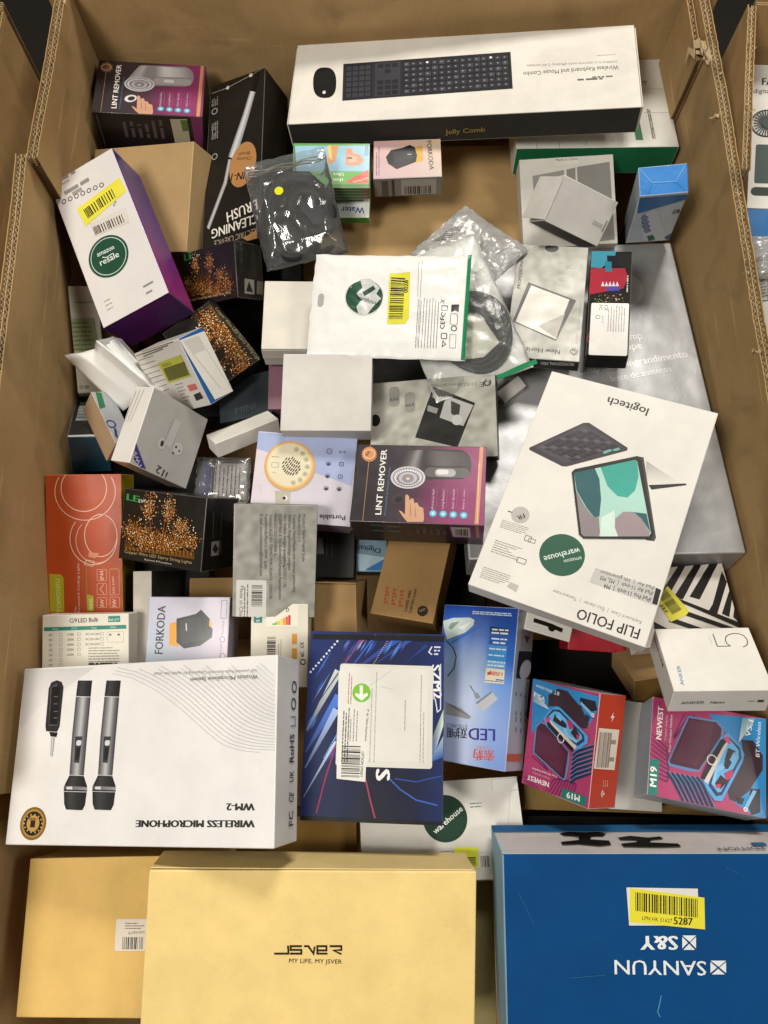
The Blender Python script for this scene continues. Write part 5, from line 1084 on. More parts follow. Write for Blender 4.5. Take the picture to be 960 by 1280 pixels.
f.P('#8f9096', 150, 765, 260, 810, 330, 870, 310, 885, 150, 850); f.P('#6f7078', 150, 765, 200, 785, 325, 868, 240, 828)
f.L(7, '#5d626c', 320, 650, 360, 712); f.P('#8d939c', 345, 700, 375, 700, 395, 735, 360, 745); f.P('#b9bec6', 360, 770, 470, 690, 515, 745, 405, 835); f.P('#7f8690', 360, 770, 470, 690, 476, 700, 370, 780)
f.P('#1f3460', 462, 238, 592, 252, 588, 302, 458, 290); f.P('#2458a5', 458, 296, 588, 308, 580, 372, 450, 362); f.P('#3f93d6', 450, 368, 580, 378, 568, 480, 438, 470); f.P('#6fb3e6', 438, 474, 568, 486, 564, 530, 432, 520)
for k, (x0, y0, x1, y1) in enumerate(((475, 258, 588, 268), (470, 280, 585, 292), (470, 322, 580, 332), (480, 348, 575, 360), (455, 392, 570, 402), (450, 436, 566, 446), (445, 482, 565, 492), (440, 506, 560, 518))): f.F(x0, y0 - 8, x1, y1 + 10, 1, '#d9e6f2', fill=.55, ragged=.1)
f.P('#e2dccb', 432, 526, 562, 540, 556, 640, 420, 628); f.T('USB', 548, 562, 478, 552, 26, '#c9502c', .03, .2); f.P('#c9502c', 440, 560, 470, 548, 474, 574, 442, 578); f.F(425, 610, 555, 632, 1, '#3f4a3a', fill=.7); f.R(500, 605, 555, 620, '#2f6fb5')
f.T('LED', 494, 955, 312, 945, 82, '#38328f', .02); f.T('双护眼', 300, 955, 158, 945, 56, '#1f1d26', .02); f.T('EYE-PRO', 300, 925, 158, 912, 24, '#6a6c88'); f.T('索豹', 486, 1108, 346, 1098, 58, '#d0532c', .03); f.T('TONES', 466, 1074, 370, 1070, 18, '#d88a6a')
f.F(340, 130, 610, 172, 2, '#c9dcf0', fill=.6, ragged=.1); f.done()
f = b.face('right', 'satin').v(5.565, 530, 740); f.P('#1c2030', 660, 410, 800, 430, 745, 612, 640, 600); f.C(705, 540, 34, '#a9adb5', 18, 1.7, 20); f.P('#8f9299', 680, 270, 745, 280, 735, 415, 668, 405); f.P('#3a3d45', 695, 300, 735, 310, 715, 360)
for y in (715, 845, 890, 960): f.F(625, y - 22, 720, y + 22, 3, '#6d7078', fill=.25)
f.P('#b5604c', 566, 1125, 678, 1128, 672, 1180, 560, 1178); f.F(575, 1138, 668, 1168, 1, '#dcc3bc', fill=.7); f.F(575, 1085, 670, 1112, 1, '#8a8d95', fill=.7); f.done()

def m19_art(f, L):
    """earbud case front drawn in the W2 close-up's layout"""
    f.G(lambda s, t: '#b5437f' if s + .55 * t < .78 - .10 * (t < .1) else '#2f86c9', 1, 1) if 0 else None
    f.P('#ab3f6c', 165, 62, 945, 180, 948, 888, 145, 745); f.P('#2f8acb', 560, 172, 946, 186, 946, 890, 860, 880, 690, 730, 800, 430)
    for k in range(9):
        x = 175 + k * 4; f.L(10, '#6d2456', 168, 300 + k * 34, 285, 400 + k * 28, 300, 500 + k * 10)
    for k in range(6): f.L(7, '#7a2a5e', 190 + k * 26, 82 + k * 4, 185, 160 + k * 40) if k < 3 else f.L(7, '#5a2252', 300 + k * 34, 160 + k * 4, 330, 300 + k * 8)
    for k in range(7):
        x = 285 + k * 33; f.L(19, '#23304f', x, 560 + k * 6, x + 42, 620 + k * 5, x + 108, 780 + k * 5); f.L(5, '#5f8fc0', x + 12, 556 + k * 6, x + 54, 616 + k * 5, x + 120, 780 + k * 5)
    f.P('#3c2a35', 780, 345, 860, 350, 925, 450, 925, 545, 830, 690, 740, 760, 700, 740, 690, 690, 800, 460)                   # outer case
    f.P('#5f86b8', 425, 185, 620, 215, 665, 265, 660, 330, 500, 560, 430, 555, 300, 520, 290, 490); f.P('#4f2338', 432, 200, 610, 228, 650, 270, 645, 320, 498, 548, 310, 505, 302, 485); f.P('#5c2a42', 440, 215, 600, 240, 560, 420, 480, 520, 330, 480)
    f.P('#4fa0de', 640, 330, 690, 300, 760, 370, 800, 440, 790, 490, 650, 755, 600, 750, 540, 660, 520, 600); f.P('#2b3a5a', 660, 330, 700, 330, 770, 400, 780, 470, 650, 715, 610, 722, 560, 650); f.P('#5fb0e6', 675, 345, 705, 348, 760, 415, 762, 468, 645, 690, 622, 698, 580, 640)
    f.P('#221c22', 520, 570, 640, 345, 690, 330, 680, 380, 550, 620, 510, 600); f.P('#cfc9c6', 530, 620, 660, 385, 680, 362, 690, 372, 555, 640)
    f.O(583, 480, 32, 7, '#e4e0dc', 20)
    f.P('#c94a86', 655, 330, 690, 322, 715, 372, 690, 375)
    f.P('#2f2230', 690, 400, 740, 420, 730, 470, 690, 540, 660, 540, 670, 470); f.P('#78b8e6', 700, 480, 730, 425, 742, 470, 720, 500); f.P('#b03a6a', 660, 570, 720, 540, 725, 590, 680, 620); f.P('#3c2430', 600, 640, 640, 580, 690, 620, 640, 675); f.P('#86bfe8', 578, 640, 610, 520, 650, 505, 670, 535, 620, 560, 600, 650); f.P('#c43c5c', 605, 645, 640, 640, 640, 665, 610, 668)
    f.P('#1f1c26', 840, 670, 905, 675, 908, 830, 850, 850, 830, 800); f.P('#7fb6e0', 858, 680, 880, 690, 815, 815, 795, 800); f.C(806, 810, 15, '#dfe6ee', 14); f.C(806, 810, 8, '#c9786c', 10); f.P('#2a2630', 755, 730, 800, 735, 785, 775, 750, 765)
    f.P('#237a70', 165, 470, 235, 480, 220, 725, 150, 715)
    f.PG(['#7fb0c4', '#7fb0c4', '#cfe3e6', '#cfe3e6'], 785, 200, 870, 205, 850, 250, 760, 365)
    f.T('NEWEST', 248, 345, 262, 128, 36, '#f0ecec', .03); f.T('True Wireless Headset', 310, 432, 322, 180, 16, '#e6d2dc', .01); f.T('Digital display', 280, 350, 290, 180, 12, '#d9b0c6'); f.T('M19', 214, 660, 218, 530, 44, '#f1f1ec', .03); f.T('V5.1', 836, 330, 858, 222, 34, '#eef0ea', .03); f.T('BT Wireless', 902, 462, 912, 228, 26, '#dbe6ec', .01)
b = Box('m19b', 'product_box', 'pink and blue earbud box lying by the right wall with grey end', 'box', {'all': '#a9adb5', 'top': '#ab3f6c', 'left': '#a6abb5', 'edge': '#d8c3d0'}, 'gloss', D=.05, group='pink and blue earbud boxes')
f = b.face().v(5.333, 780, 860); m19_art(f, 0); f.done()
b = Box('m19a', 'product_box', 'pink and blue earbud box with red side, standing beside the lamp box', 'box', {'all': '#b5b9be', 'top': '#ab3f6c', 'right': '#b23a28', 'edge': '#d8c3d0'}, 'gloss', group='pink and blue earbud boxes')
f = b.face()
# same print as on its twin, turned so that its lettering hangs upside down
Remap(f, ((165, 62), (945, 180), (145, 745)), ((72, 860), (148, 48), (575, 1020)))
f.v(6, 640, 840); m19_art(f, 1); f.done()
f = b.face('right').v(6, 640, 840); f.P('#e8d5cc', 762, 302, 738, 345, 752, 345, 744, 376, 770, 332, 756, 332); f.F(716, 272, 805, 286, 1, '#dca99c', fill=.5); f.use('barcode_sticker', finish='satin'); f.P('#d6c9bd', 652, 420, 805, 434, 768, 736, 612, 725); f.B(655, 450, 722, 718, vert=True, n=44, seed=6); f.F(735, 460, 758, 720, 2, '#8f857c', True, .25); f.use('printed_artwork')
for r in (10, 18, 26): f.O(690, 912, r, 4, '#e8cfc6', 16, a0=30, a1=150)
f.C(690, 915, 6, '#e8cfc6', 8); f.F(680, 810, 720, 862, 3, '#d99a8c', fill=.35); f.done()
b = Box('between', 'plain_carton', 'pale grey carton in the gap between the two earbud boxes', 'box', {'all': '#bdb9b3', 'edge': '#d6d3cd'}, 'matte')
b = Box('under', 'plain_carton', 'brown carton below the two earbud boxes', 'box', {'all': '#7d6539', 'edge': '#9d8658'}, 'kraft')
b = Box('anker', 'product_box', 'white charger box with large thin number five in the right corner', 'box', {'all': '#e2dfd8', 'near': '#d2d0cc', 'edge': '#f1efea'}, 'satin', D=.038)  # near side greyed in its colour to carry its shade
f = b.face().v(5.053, 770, 690)
f.L(5, '#4a4845', 612, 518, 640, 596, 722, 594, 700, 578, 690, 556, 694, 536, 712, 522, 740, 515, 775, 516, 806, 528, 826, 550, 832, 572, 826, 590, 802, 600)
f.T('ANKER', 432, 842, 404, 718, 22, '#3b7fb0', .0); f.F(335, 515, 372, 625, 2, '#a5a29c', True, .2); f.F(580, 525, 612, 590, 2, '#b5b2ac', True, .25); f.done()
f = b.face('left').v(5.053, 770, 690); f.B(238, 540, 300, 720, vert=False, n=40); f.done()
f = b.face('near').v(5.053, 770, 690); f.T('ANKER', 408, 962, 556, 958, 17, '#4a5a6a', .01); f.T('Nano', 592, 958, 684, 955, 15, '#4f4d4a', .02, .2); f.P('#3c3a38', 890, 948, 898, 934, 938, 934, 930, 949); f.F(838, 936, 882, 948, 1, '#8f8d89', fill=.5); f.done()
b = Box('zebra', 'product_box', 'black and white striped box under the charger box, yellow barcode sticker', 'box', {'all': '#d8d3cc', 'right': '#a02a3c', 'edge': '#e8e4de'}, 'satin', D=.04)
f = b.face().v(5.053, 770, 690)
for x0, x1 in ((385, 432), (486, 534), (584, 640)): f.P('#1e1b19', x0, 62, x1, 62, x1 - 112, 300, x0 - 120, 282)
f.P('#1e1b19', 668, 120, 700, 190, 638, 396, 580, 380, 610, 330); f.P('#1e1b19', 712, 238, 745, 290, 735, 420, 672, 392) if 0 else f.P('#1e1b19', 716, 240, 742, 295, 715, 410, 668, 390)
f.P('#1e1b19', 770, 345, 795, 400, 800, 440, 770, 440, 740, 410)
f.P('#1e1b19', 385, 290, 815, 440, 822, 478, 390, 312); f.P('#1e1b19', 440, 372, 770, 488, 690, 488, 440, 402); f.P('#1e1b19', 360, 418, 560, 488, 480, 488, 330, 440); f.P('#1e1b19', 240, 440, 330, 488, 240, 488)
f.use('barcode_sticker', finish='satin'); f.P('#d8d24a', 325, 215, 462, 375, 440, 402, 345, 442, 270, 330, 280, 260)
rnd = random.Random(5)
for k in range(17):
    t = k / 17; w = rnd.uniform(2, 6); x0, y0 = 312 + 105 * t, 232 + 138 * t; f.P('#26230f', x0, y0, x0 + w * .6, y0 + w, x0 + w * .6 - 58, y0 + w + 32, x0 - 58, y0 + 32)
f.T('557', 278, 338, 312, 388, 17, '#26230f', .02); f.done()
b = Box('brown5', 'plain_carton', 'small brown carton between the striped box and the red-sided earbud box', 'box', {'all': '#9c8057', 'near': '#6f5429', 'edge': '#c3a272'}, 'kraft')
b = Box('redbox', 'product_box', 'red box corner peeking out under the tablet case box', 'box', {'all': '#a3182a', 'near': '#8d1424'}, 'gloss')
b = Box('hangtab', 'product_box', 'white hang tab with a black slot beside the blue lamp box', 'box', {'all': '#dcdad4', 'edge': '#efeeea'}, 'plastic', bev=.0012)
f = b.face().v(2.824, 570, 440); f.L(15, '#17150f', 274, 946, 312, 958, 340, 968, 376, 984); f.C(338, 974, 13, '#17150f', 14); f.done()
b = Box('logi', 'product_box', 'big white tablet keyboard case box with green round sticker on top of the heap', 'box', {'all': '#dedbd5', 'near': '#d0cdc8', 'edge': '#f0eee9'}, 'satin', bev=.0012, wear=.002)
f = b.face().v(2.824, 570, 440)
f.T('logitech', 682, 200, 540, 158, 28, '#2a2928', .015)
f.P('#3f3a40', 258, 338, 450, 250, 470, 250, 606, 338, 604, 348, 392, 404, 376, 404, 260, 346); f.P('#4c464e', 275, 336, 455, 258, 590, 336, 385, 392)
for r in range(6):
    for c in range(9):
        u, v = (c + .08) / 9, (r + .08) / 6; u1, v1 = (c + .9) / 9, (r + .85) / 6
        q = lambda u, v: (452 + u * -165 + v * 128, 268 + u * 68 + v * 66 - u * v * 16)
        f.P('#37323a' if (r + c) % 4 else '#5a545c', *q(u, v), *q(u1, v), *q(u1, v1), *q(u, v1))
f.P('#6fa8a0', 518, 352, 545, 343, 552, 350, 522, 362); f.P('#6fa8a0', 552, 345, 574, 338, 580, 346, 558, 352)
f.PG(['#a8a5a0', '#dedbd5', '#dedbd5'], 672, 385, 670, 470, 790, 462)
f.P('#33302f', 680, 470, 810, 464, 815, 470, 690, 486); f.P('#4b4744', 640, 368, 662, 372, 706, 655, 700, 668, 670, 664)
f.P('#2b2928', 408, 425, 420, 414, 640, 368, 655, 382, 698, 645, 690, 662, 450, 660, 434, 645); f.P('#a9d2c6', 416, 428, 632, 382, 640, 390, 688, 640, 680, 652, 452, 652, 442, 642)
f.P('#2c5c63', 416, 428, 490, 412, 506, 450, 512, 520, 506, 582, 488, 585, 460, 550, 426, 490); f.P('#8d8287', 424, 490, 456, 548, 486, 584, 504, 584, 508, 640, 504, 652, 452, 652, 442, 640); f.P('#3da396', 510, 408, 632, 382, 640, 395, 644, 440, 632, 490, 605, 515, 570, 510, 535, 475); f.P('#cfe4dc', 512, 585, 560, 560, 560, 600, 572, 652, 508, 652); f.P('#9a8b90', 562, 590, 590, 565, 622, 566, 655, 590, 684, 640, 680, 652, 572, 652, 560, 620); f.P('#2c5c63', 606, 564, 672, 572, 686, 638, 655, 590, 628, 568)
f.use('round_sticker', label='dark green round warehouse sticker', finish='satin'); f.C(374, 716, 78, '#2f5a48', 44); f.T('warehouse', 434, 690, 308, 722, 22, '#dfe8e0', .01); f.T('amazon', 442, 722, 380, 734, 14, '#cfdcd2', .005); f.use('printed_artwork')
f.C(227, 575, 31, '#b5b2ad', 24); f.T('FR', 238, 570, 214, 580, 16, '#3a3937', .02); f.R(184, 560, 198, 568, '#2a2928')
f.RR(246, 645, 262, 672, .1, '#77746f', frame=.1); f.RR(258, 655, 278, 678, .1, '#77746f', frame=.08); f.RR(218, 722, 244, 752, .1, '#77746f', frame=.08)
for (x0, y0, x1, y1, n) in ((165, 590, 248, 650, 5), (140, 660, 220, 740, 6), (98, 755, 180, 830, 6)): f.F(x0, y0, x1, y1, n, '#8a8782', fill=.3)
f.P('#b5b2ad', 180, 828, 192, 812, 222, 825, 212, 848)
f.P('#c3c1bd', 492, 762, 722, 838, 706, 896, 472, 812); f.P('#2a2928', 706, 832, 724, 840, 710, 894, 692, 888)
f.T('iPad Pro 11-inch  |  M4', 690, 868, 525, 818, 16, '#33322f', .012); f.T('iPad Air 11-inch  |  M2, M3', 697, 846, 512, 790, 15, '#4a4946', .01); f.T('iPad Air  |  5th generation', 702, 828, 512, 770, 13, '#6d6b67', .005)
f.T('FLIP FOLIO', 652, 978, 434, 905, 38, '#262524', .012); f.T('Keyboard Case  |  Étui clavier  |  Tastaturcase', 656, 950, 345, 838, 12, '#8d8a85'); f.done()

b = Box('warebox', 'product_box', 'white flat carton with dark green round sticker below the blue streaked box', 'box', {'all': '#d2d0c9', 'edge': '#e9e7e1'}, 'matte', D=.04)
f = b.face().v(4, 440, 950); f.use('round_sticker', finish='satin', label='very dark green round warehouse sticker'); f.C(465, 292, 116, '#0f3423', 44); f.T('warehouse', 418, 372, 556, 250, 30, '#dfe6df', .015); f.use('printed_artwork'); f.T('ES07DA24SRX', 432, 462, 284, 470, 18, '#3a3a36', .01); f.RR(442, 458, 512, 478, .1, '#55544f', frame=.03); f.L(2, '#b0aea8', 792, 120, 782, 320); f.F(588, 210, 660, 240, 2, '#77756f', fill=.3)
f.use('barcode_sticker', finish='satin'); f.P('#d6d83a', 510, 436, 632, 436, 630, 540, 530, 545); f.B(560, 485, 622, 530, vert=True, n=20); f.use('white_label', finish='satin'); f.P('#dcdad4', 634, 470, 700, 474, 698, 540, 632, 540); f.B(640, 480, 692, 535, n=16); f.done()
b.seam('top', .84, .02, .995, .14, '#dad8d2', .0012, 'corner_flap')

b = Box('olive', 'plain_carton', 'olive tan carton in the gap between yellow box and blue box', 'box', {'all': '#8d8258'}, 'kraft')
b = Box('jsver2', 'plain_carton', 'plain yellow carton at the near left corner, partly under the lettered one', 'box', {'all': '#debb72', 'edge': '#e6c88a'}, 'kraft', bev=.0014)
f = b.face().v(1.5, 0, 1030); f.use('barcode_sticker', finish='satin'); f.RR(218, 178, 285, 238, .05, '#ddd5c6'); f.B(230, 212, 270, 235, n=30); f.F(235, 184, 272, 198, 3, '#5a5040', fill=.35); f.T('X001ABZ7R', 272, 200, 240, 202, 5, '#3a3024'); f.done()
b = Box('jsver1', 'product_box', 'yellow carton with small black lettered logo at the near edge', 'box', {'all': '#ecd08a', 'far': '#efd595', 'edge': '#f0dda4'}, 'kraft', D=.07, bev=.0016, wear=.004)
f = b.face().v(1.5, 0, 1030); C_ = '#2a2116'
f.L(3.6, C_, 540, 228, 541, 243, 514, 243); f.L(3.6, C_, 566, 229, 545, 229, 545, 236, 565, 236, 565, 243, 544, 243); f.L(3.6, C_, 570, 229, 578, 229, 588, 243, 590, 230); f.L(3.6, C_, 596, 237, 612, 237, 612, 229, 595, 229, 595, 243, 614, 243); f.L(3.6, C_, 618, 229, 640, 229, 640, 236, 626, 237, 640, 244)
f.T('MY LIFE, MY JSVER', 542, 260, 641, 262, 8, C_); f.done()
b.seam('far', .01, .04, .99, .9, '#efd595', .001, 'lid_flap')
b = Box('sanyun', 'product_box', 'big saturated blue speaker box with white upside-down lettering, near right corner', 'box', {'all': '#03457a', 'top': '#02457e', 'far': '#cfc9c8', 'left': '#8fb0c6', 'edge': '#9cc3dd'}, 'matte', D=.09, bev=.0014, wear=.004)
f = b.face().v(2.667, 600, 960)
f.T('SANYUN', 752, 644, 448, 640, 48, '#e4ebf0', .008); f.T('S&Y', 656, 560, 535, 560, 46, '#e4ebf0', .035)
def xlogo(x, y, w, h):
    f.P('#e4ebf0', x, y, x + w, y + h * .0, x + w * .55, y + h * .45); f.P('#e4ebf0', x, y + h * .1, x + w * .42, y + h * .5, x, y + h * .9); f.P('#e4ebf0', x + w, y + h * .1, x + w, y + h * .9, x + w * .58, y + h * .5); f.P('#e4ebf0', x + w * .5, y + h * .58, x + w * .92, y + h, x + w * .08, y + h)
xlogo(768, 642, 52, 46); xlogo(674, 558, 46, 48)
f.use('white_label', finish='satin'); f.P('#dcdcd8', 488, 398, 726, 402, 728, 470, 735, 525, 497, 525)
f.use('barcode_sticker', finish='satin'); f.P('#e2d93c', 500, 400, 748, 432, 750, 538, 498, 514)
rnd = random.Random(8); x = 518
while x < 728:
    w = rnd.choice((2, 2, 3, 5)); f.P('#2b280f', x, 414 + (x - 518) * .11, x + w, 414 + (x + w - 518) * .11, x + w, 476 + (x + w - 518) * .11, x, 476 + (x - 518) * .11); x += w + rnd.choice((2, 3, 3, 5))
f.T('LPN HK 51627', 540, 506, 640, 516, 13, '#3a3614'); f.T('5287', 646, 520, 708, 524, 24, '#1c1a08', .025); f.use('scuff_mark'); f.L(3, '#5b93bd', 604, 758, 598, 790, 592, 812, 600, 830); f.L(1.2, '#3c7cae', 130, 420, 180, 520); f.L(1.2, '#3c7cae', 300, 700, 420, 690); f.L(1, '#3c7cae', 820, 330, 860, 352); f.done()
f = b.face('far').v(2.667, 600, 960); f.P('#14120f', 265, 218, 300, 212, 350, 216, 395, 212, 420, 220, 410, 228, 372, 228, 368, 238, 430, 242, 438, 256, 400, 260, 330, 254, 275, 256, 270, 246, 330, 240, 330, 228, 280, 226); f.P('#14120f', 460, 232, 500, 226, 560, 232, 600, 228, 612, 236, 570, 240, 566, 248, 660, 252, 672, 262, 600, 264, 480, 262, 470, 252, 530, 246, 520, 240, 470, 240)
f.T('EDITION', 940, 262, 790, 266, 9, '#4d4744', .01); f.R(900, 248, 960, 258, '#2f6f9f'); f.T('Satellite Gaming Computer Speakers', 900, 204, 260, 200, 8, '#d9d3d0') if 0 else None; f.done()
b.seam('far', .002, .74, .998, .998, '#1b5f95', .0008, 'lid_flap')

# black blocks added low in the gaps to stand in for their shade
for key, lab in (('gap1', 'black block added for shade in the gap between the lamp box and the red-sided earbud box'), ('gap2', 'black block added for shade in the gap beside the copper wire box'), ('gap3', 'black block added for shade in the gap below the earbud box reading i12'),
                 ('gap4', 'black block added for shade in the gap above the big blue speaker box'), ('gap5', 'black block added for shade in the gap between blank white carton and silver scale box'), ('gap6', 'black block added for shade in the gap between the orange box and the bulb boxes'),
                 ('gap7', 'black block added for shade beside the dark teal box at the side wall'), ('gap8', 'black block added for shade in the gap under the tilted light box'), ('gap10', 'black block added for shade in the gap below the cleaning brush box')):
    Box(key, 'gap_shade_block', lab, 'box', {'all': '#0f0d0b', 'top': '#14120f', 'edge': '#26221d'}, 'matte')

# ------------------------------------------------------------------ neighbouring bin's contents
b = Box('fan', 'product_box', 'white fan box with dark fan picture inside the right neighbouring bin', 'box', {'all': '#d5d3cd', 'edge': '#e9e7e2'}, 'satin')
f = b.face().v(2.56, 880, 0); f.T('FAN', 186, 272, 245, 272, 22, '#1b1b1b', .03); f.T('digital', 158, 298, 215, 298, 14, '#33322f', .005); f.C(200, 395, 48, '#26302f', 36); f.C(200, 395, 42, '#c9ccc8', 36)
for k in range(26): a = k * 2 * math.pi / 26; f.L(4, '#26302f', 200 + 14 * math.cos(a), 395 + 14 * math.sin(a), 200 + 42 * math.cos(a), 395 + 42 * math.sin(a))
f.C(200, 395, 15, '#2f3b3a', 20); f.RR(166, 462, 235, 588, .1, '#3c4b4a'); f.RR(150, 598, 240, 628, .3, '#2c3635'); f.done()
b = Box('rblue', 'product_box', 'blue box below the fan box in the right neighbouring bin', 'box', {'all': '#17609c'}, 'gloss')
b = Box('rwhite', 'product_box', 'white printed box in the right neighbouring bin below the plastic packs', 'box', {'all': '#cfcfcd'}, 'satin')
f = b.face().v(2.56, 880, 0); f.L(3, '#4a4a48', 180, 900, 206, 885, 206, 960, 176, 965); f.F(180, 905, 205, 950, 5, '#77766f', fill=.3); f.done()

# ------------------------------------------------------------------ bags
def bag_root(key, name, label, cat, dz=0):
    base, q, dm = POSE[key]; e = bpy.data.objects.new(name, None); COL.objects.link(e); e.empty_display_size = .02
    e.location = Vector(base) + Vector((0, 0, dz)); e.rotation_mode = 'QUATERNION'; e.rotation_quaternion = Quaternion(q); tag(e, label, cat)
    return e, dm
def pillow(name, parent, mat, w, h, thick, seed, crease=.004, n=56, flat_top=.0, zbase=0.0, sag=0.0, edge=2.6, under=None, fine=1.0):
    """soft film bag: two sheets meeting at the seams, puffed and creased; returns the upper sheet's height"""
    def height(x, y, side=1):
        s, t = max(0, min(1, x / w + .5)), max(0, min(1, y / h + .5))
        e = min(s, 1 - s, t, (1 - t)) * 2; puff = min(1, e * edge) ** .6
        if flat_top and t > 1 - flat_top: puff *= max(0.05, (1 - t) / flat_top) ** 1.5
        p = Vector((x * 16, y * 16, seed * 7.3 + side))
        k = noise.noise(p) + (.5 - 1.6 * abs(noise.noise(p * 1.9 + Vector((9, 4, 1))))) * .7 * fine + .5 * abs(noise.noise(p * 2.3)) - .6 * abs(noise.noise(p * 1.3 + Vector((3, 1, 0)))) + .35 * fine * noise.noise(p * 5)
        return zbase + side * thick / 2 * puff * (1 + .3 * noise.noise(p * .7)) + crease * k * (.35 + .65 * puff) - sag * ((s - .5) ** 2 + (t - .5) ** 2) * 4
    V, Fc = [], []
    for side in (1, -1):
        o = len(V)
        for j in range(n + 1):
            for i in range(n + 1):
                s, t = i / n, j / n; x, y = (s - .5) * w, (t - .5) * h; ed = .0025 * noise.noise(Vector((s * 9, t * 9, seed)))
                V.append((x + ed, y + ed * .7, height(x, y, side)))
        for j in range(n):
            for i in range(n):
                k = o + j * (n + 1) + i; q = (k, k + 1, k + n + 2, k + n + 1); Fc.append(q if side > 0 else q[::-1])
    if under:
        k = len(Fc) // 2; m = len(V) // 2
        link(name, pymesh(name, V[:m], Fc[:k], smooth=True), mat, parent)
        link('bag_back', pymesh('bag_back', V[m:], [tuple(i - m for i in q) for q in Fc[k:]], smooth=True), under, parent)
    else: link(name, pymesh(name, V, Fc, smooth=True), mat, parent)
    return height
def film_face(e, hz, w, h, zp, fin='plastic'):
    f = Face(e, (0, 0, zp), (1, 0, 0), (0, 1, 0), fin, w, h, .0005); f.zfun = lambda x, y: hz(x, y) - zp
    return f
def tube(pts, rad, seg=10, rads=None, closed=False):
    V, Fc = [], []; n = len(pts)
    for i, p in enumerate(pts):
        p = Vector(p); a = Vector(pts[(i - 1) % n] if (i or closed) else pts[0]); b2 = Vector(pts[(i + 1) % n] if (i < n - 1 or closed) else pts[-1])
        t = (b2 - a).normalized(); u = t.cross(Vector((0, 0, 1))); u = u.normalized() if u.length > 1e-4 else Vector((1, 0, 0)); w = t.cross(u); r = rads[i] if rads else rad
        V += [tuple(p + u * r * math.cos(2 * math.pi * k / seg) + w * r * math.sin(2 * math.pi * k / seg)) for k in range(seg)]
    for i in range(n if closed else n - 1):
        for k in range(seg):
            j = (i + 1) % n; Fc.append((i * seg + k, i * seg + (k + 1) % seg, j * seg + (k + 1) % seg, j * seg + k))
    if not closed: Fc += [tuple(range(seg))[::-1], tuple(range((n - 1) * seg, n * seg))]
    return V, Fc

# zip bag holding a black headset
e, (w, h, d) = bag_root('zipbag', 'zip_bag', 'clear zip bag with yellow dot holding a black gadget', 'plastic bag')
hz = pillow('bag_film', e, 'clear_film', w, h, .032, 3, crease=.005, flat_top=.16, zbase=.016, n=110, fine=.35)
for k, zy in enumerate((.415, .395, .375)):
    V, Fc = tube([((i / 20 - .5) * w * .98, zy * h + .0012 * math.sin(i * .9 + k), .0185 + .002 * noise.noise(Vector((i * .3, k, 2)))) for i in range(21)], .0009, 6); link('zip_strip', pymesh('zip_strip', V, Fc, smooth=True), 'milky_film', e)
f = film_face(e, hz, w, h, .03); f.use('dot_sticker'); f.v(5.333, 290, 165); f.C(316, 401, 30, '#dfe01c', 24, .9); f.done()
g = bpy.data.objects.new('black_headset', None); COL.objects.link(g); g.location = e.location; g.rotation_mode = 'QUATERNION'; g.rotation_quaternion = e.rotation_quaternion
tag(g, 'black padded headset folded inside the clear zip bag', 'headset')
def ear(cx, cy, rx, ry, rot):
    c, s = math.cos(rot), math.sin(rot); pts = []
    for k in range(28):
        a = 2 * math.pi * k / 28; x, y = rx * math.cos(a), ry * math.sin(a); pts.append((cx + x * c - y * s, cy + x * s + y * c, .015))
    V, Fc = tube(pts, .0105, 10, closed=True); o = link('ear_cushion', pymesh('ear_cushion', V, Fc, smooth=True), 'black_rubber', g)
    n = len(pts); V2 = [(p[0], p[1], .012) for p in pts] + [(cx, cy, .017)]; link('ear_cup', pymesh('ear_cup', V2, [(i, (i + 1) % n, n) for i in range(n)], smooth=True), 'grey_cable', o)
ear(-.016, -.034, .026, .032, .3); ear(.022, -.008, .024, .032, .5)
V, Fc = tube([(-.040, -.02, .014), (-.036, .012, .014), (-.024, .034, .015), (0, .044, .016), (.026, .038, .015), (.040, .018, .014)], .011, 10); link('headband', pymesh('headband', V, Fc, smooth=True), 'black_rubber', g)

# translucent bag with a coiled cable
e, (w, h, d) = bag_root('crinkle', 'plastic_bag', 'crinkled grey plastic bag sticking out behind the white mailing bag', 'plastic bag')
hz = pillow('bag_film', e, 'grey_film', w, h, .012, 8, crease=.006, zbase=.012)
f = film_face(e, hz, w, h, .018); f.v(5.333, 500, 250); f.use('lettering')
for k in range(9): f.L(4, '#4a4a48', 215 + k * 8 + k * 10, 262 - k * 1 - k * 14 + k * 4, 300 + k * 17, 262 - k * 9)
f.done()
e, (w, h, d) = bag_root('cablebag', 'cable_bag', 'frosted white bag with green bottom edge holding a grey coiled cable', 'plastic bag')
hz = pillow('bag_film', e, 'hazy_film', w, h, .014, 5, crease=.0022, zbase=.010, n=72, under='white_film')
g = bpy.data.objects.new('coiled_cable', None); COL.objects.link(g); g.location = e.location; g.rotation_mode = 'QUATERNION'; g.rotation_quaternion = e.rotation_quaternion
tag(g, 'dark grey cable coiled inside the frosted white bag', 'cable')
cf = Face(e, (0, 0, .010), (1, 0, 0), (0, 1, 0), 'plastic', w, h); cf.v(5.333, 500, 250)
cen = Vector(cf.m(490, 870))
for k in range(5):
    pts = []
    for i in range(40):
        a = 2 * math.pi * i / 40; r = .052 - k * .0058 + .0015 * math.sin(a * 3 + k); pts.append((cen.x + r * .92 * math.cos(a), cen.y + r * 1.12 * math.sin(a), .008 + .002 * (k % 2) + .0012 * math.sin(a * 5 + k)))
    V, Fc = tube(pts, .0042, 8, closed=True); link('cable_loop', pymesh('cable_loop', V, Fc, smooth=True), 'grey_cable', g)
f = film_face(e, hz, w, h, .012); f.v(5.333, 500, 250)
f.use('seal_strip'); f.P('#12804f', 640, 1172, 905, 1056, 918, 1085, 660, 1196); f.done()
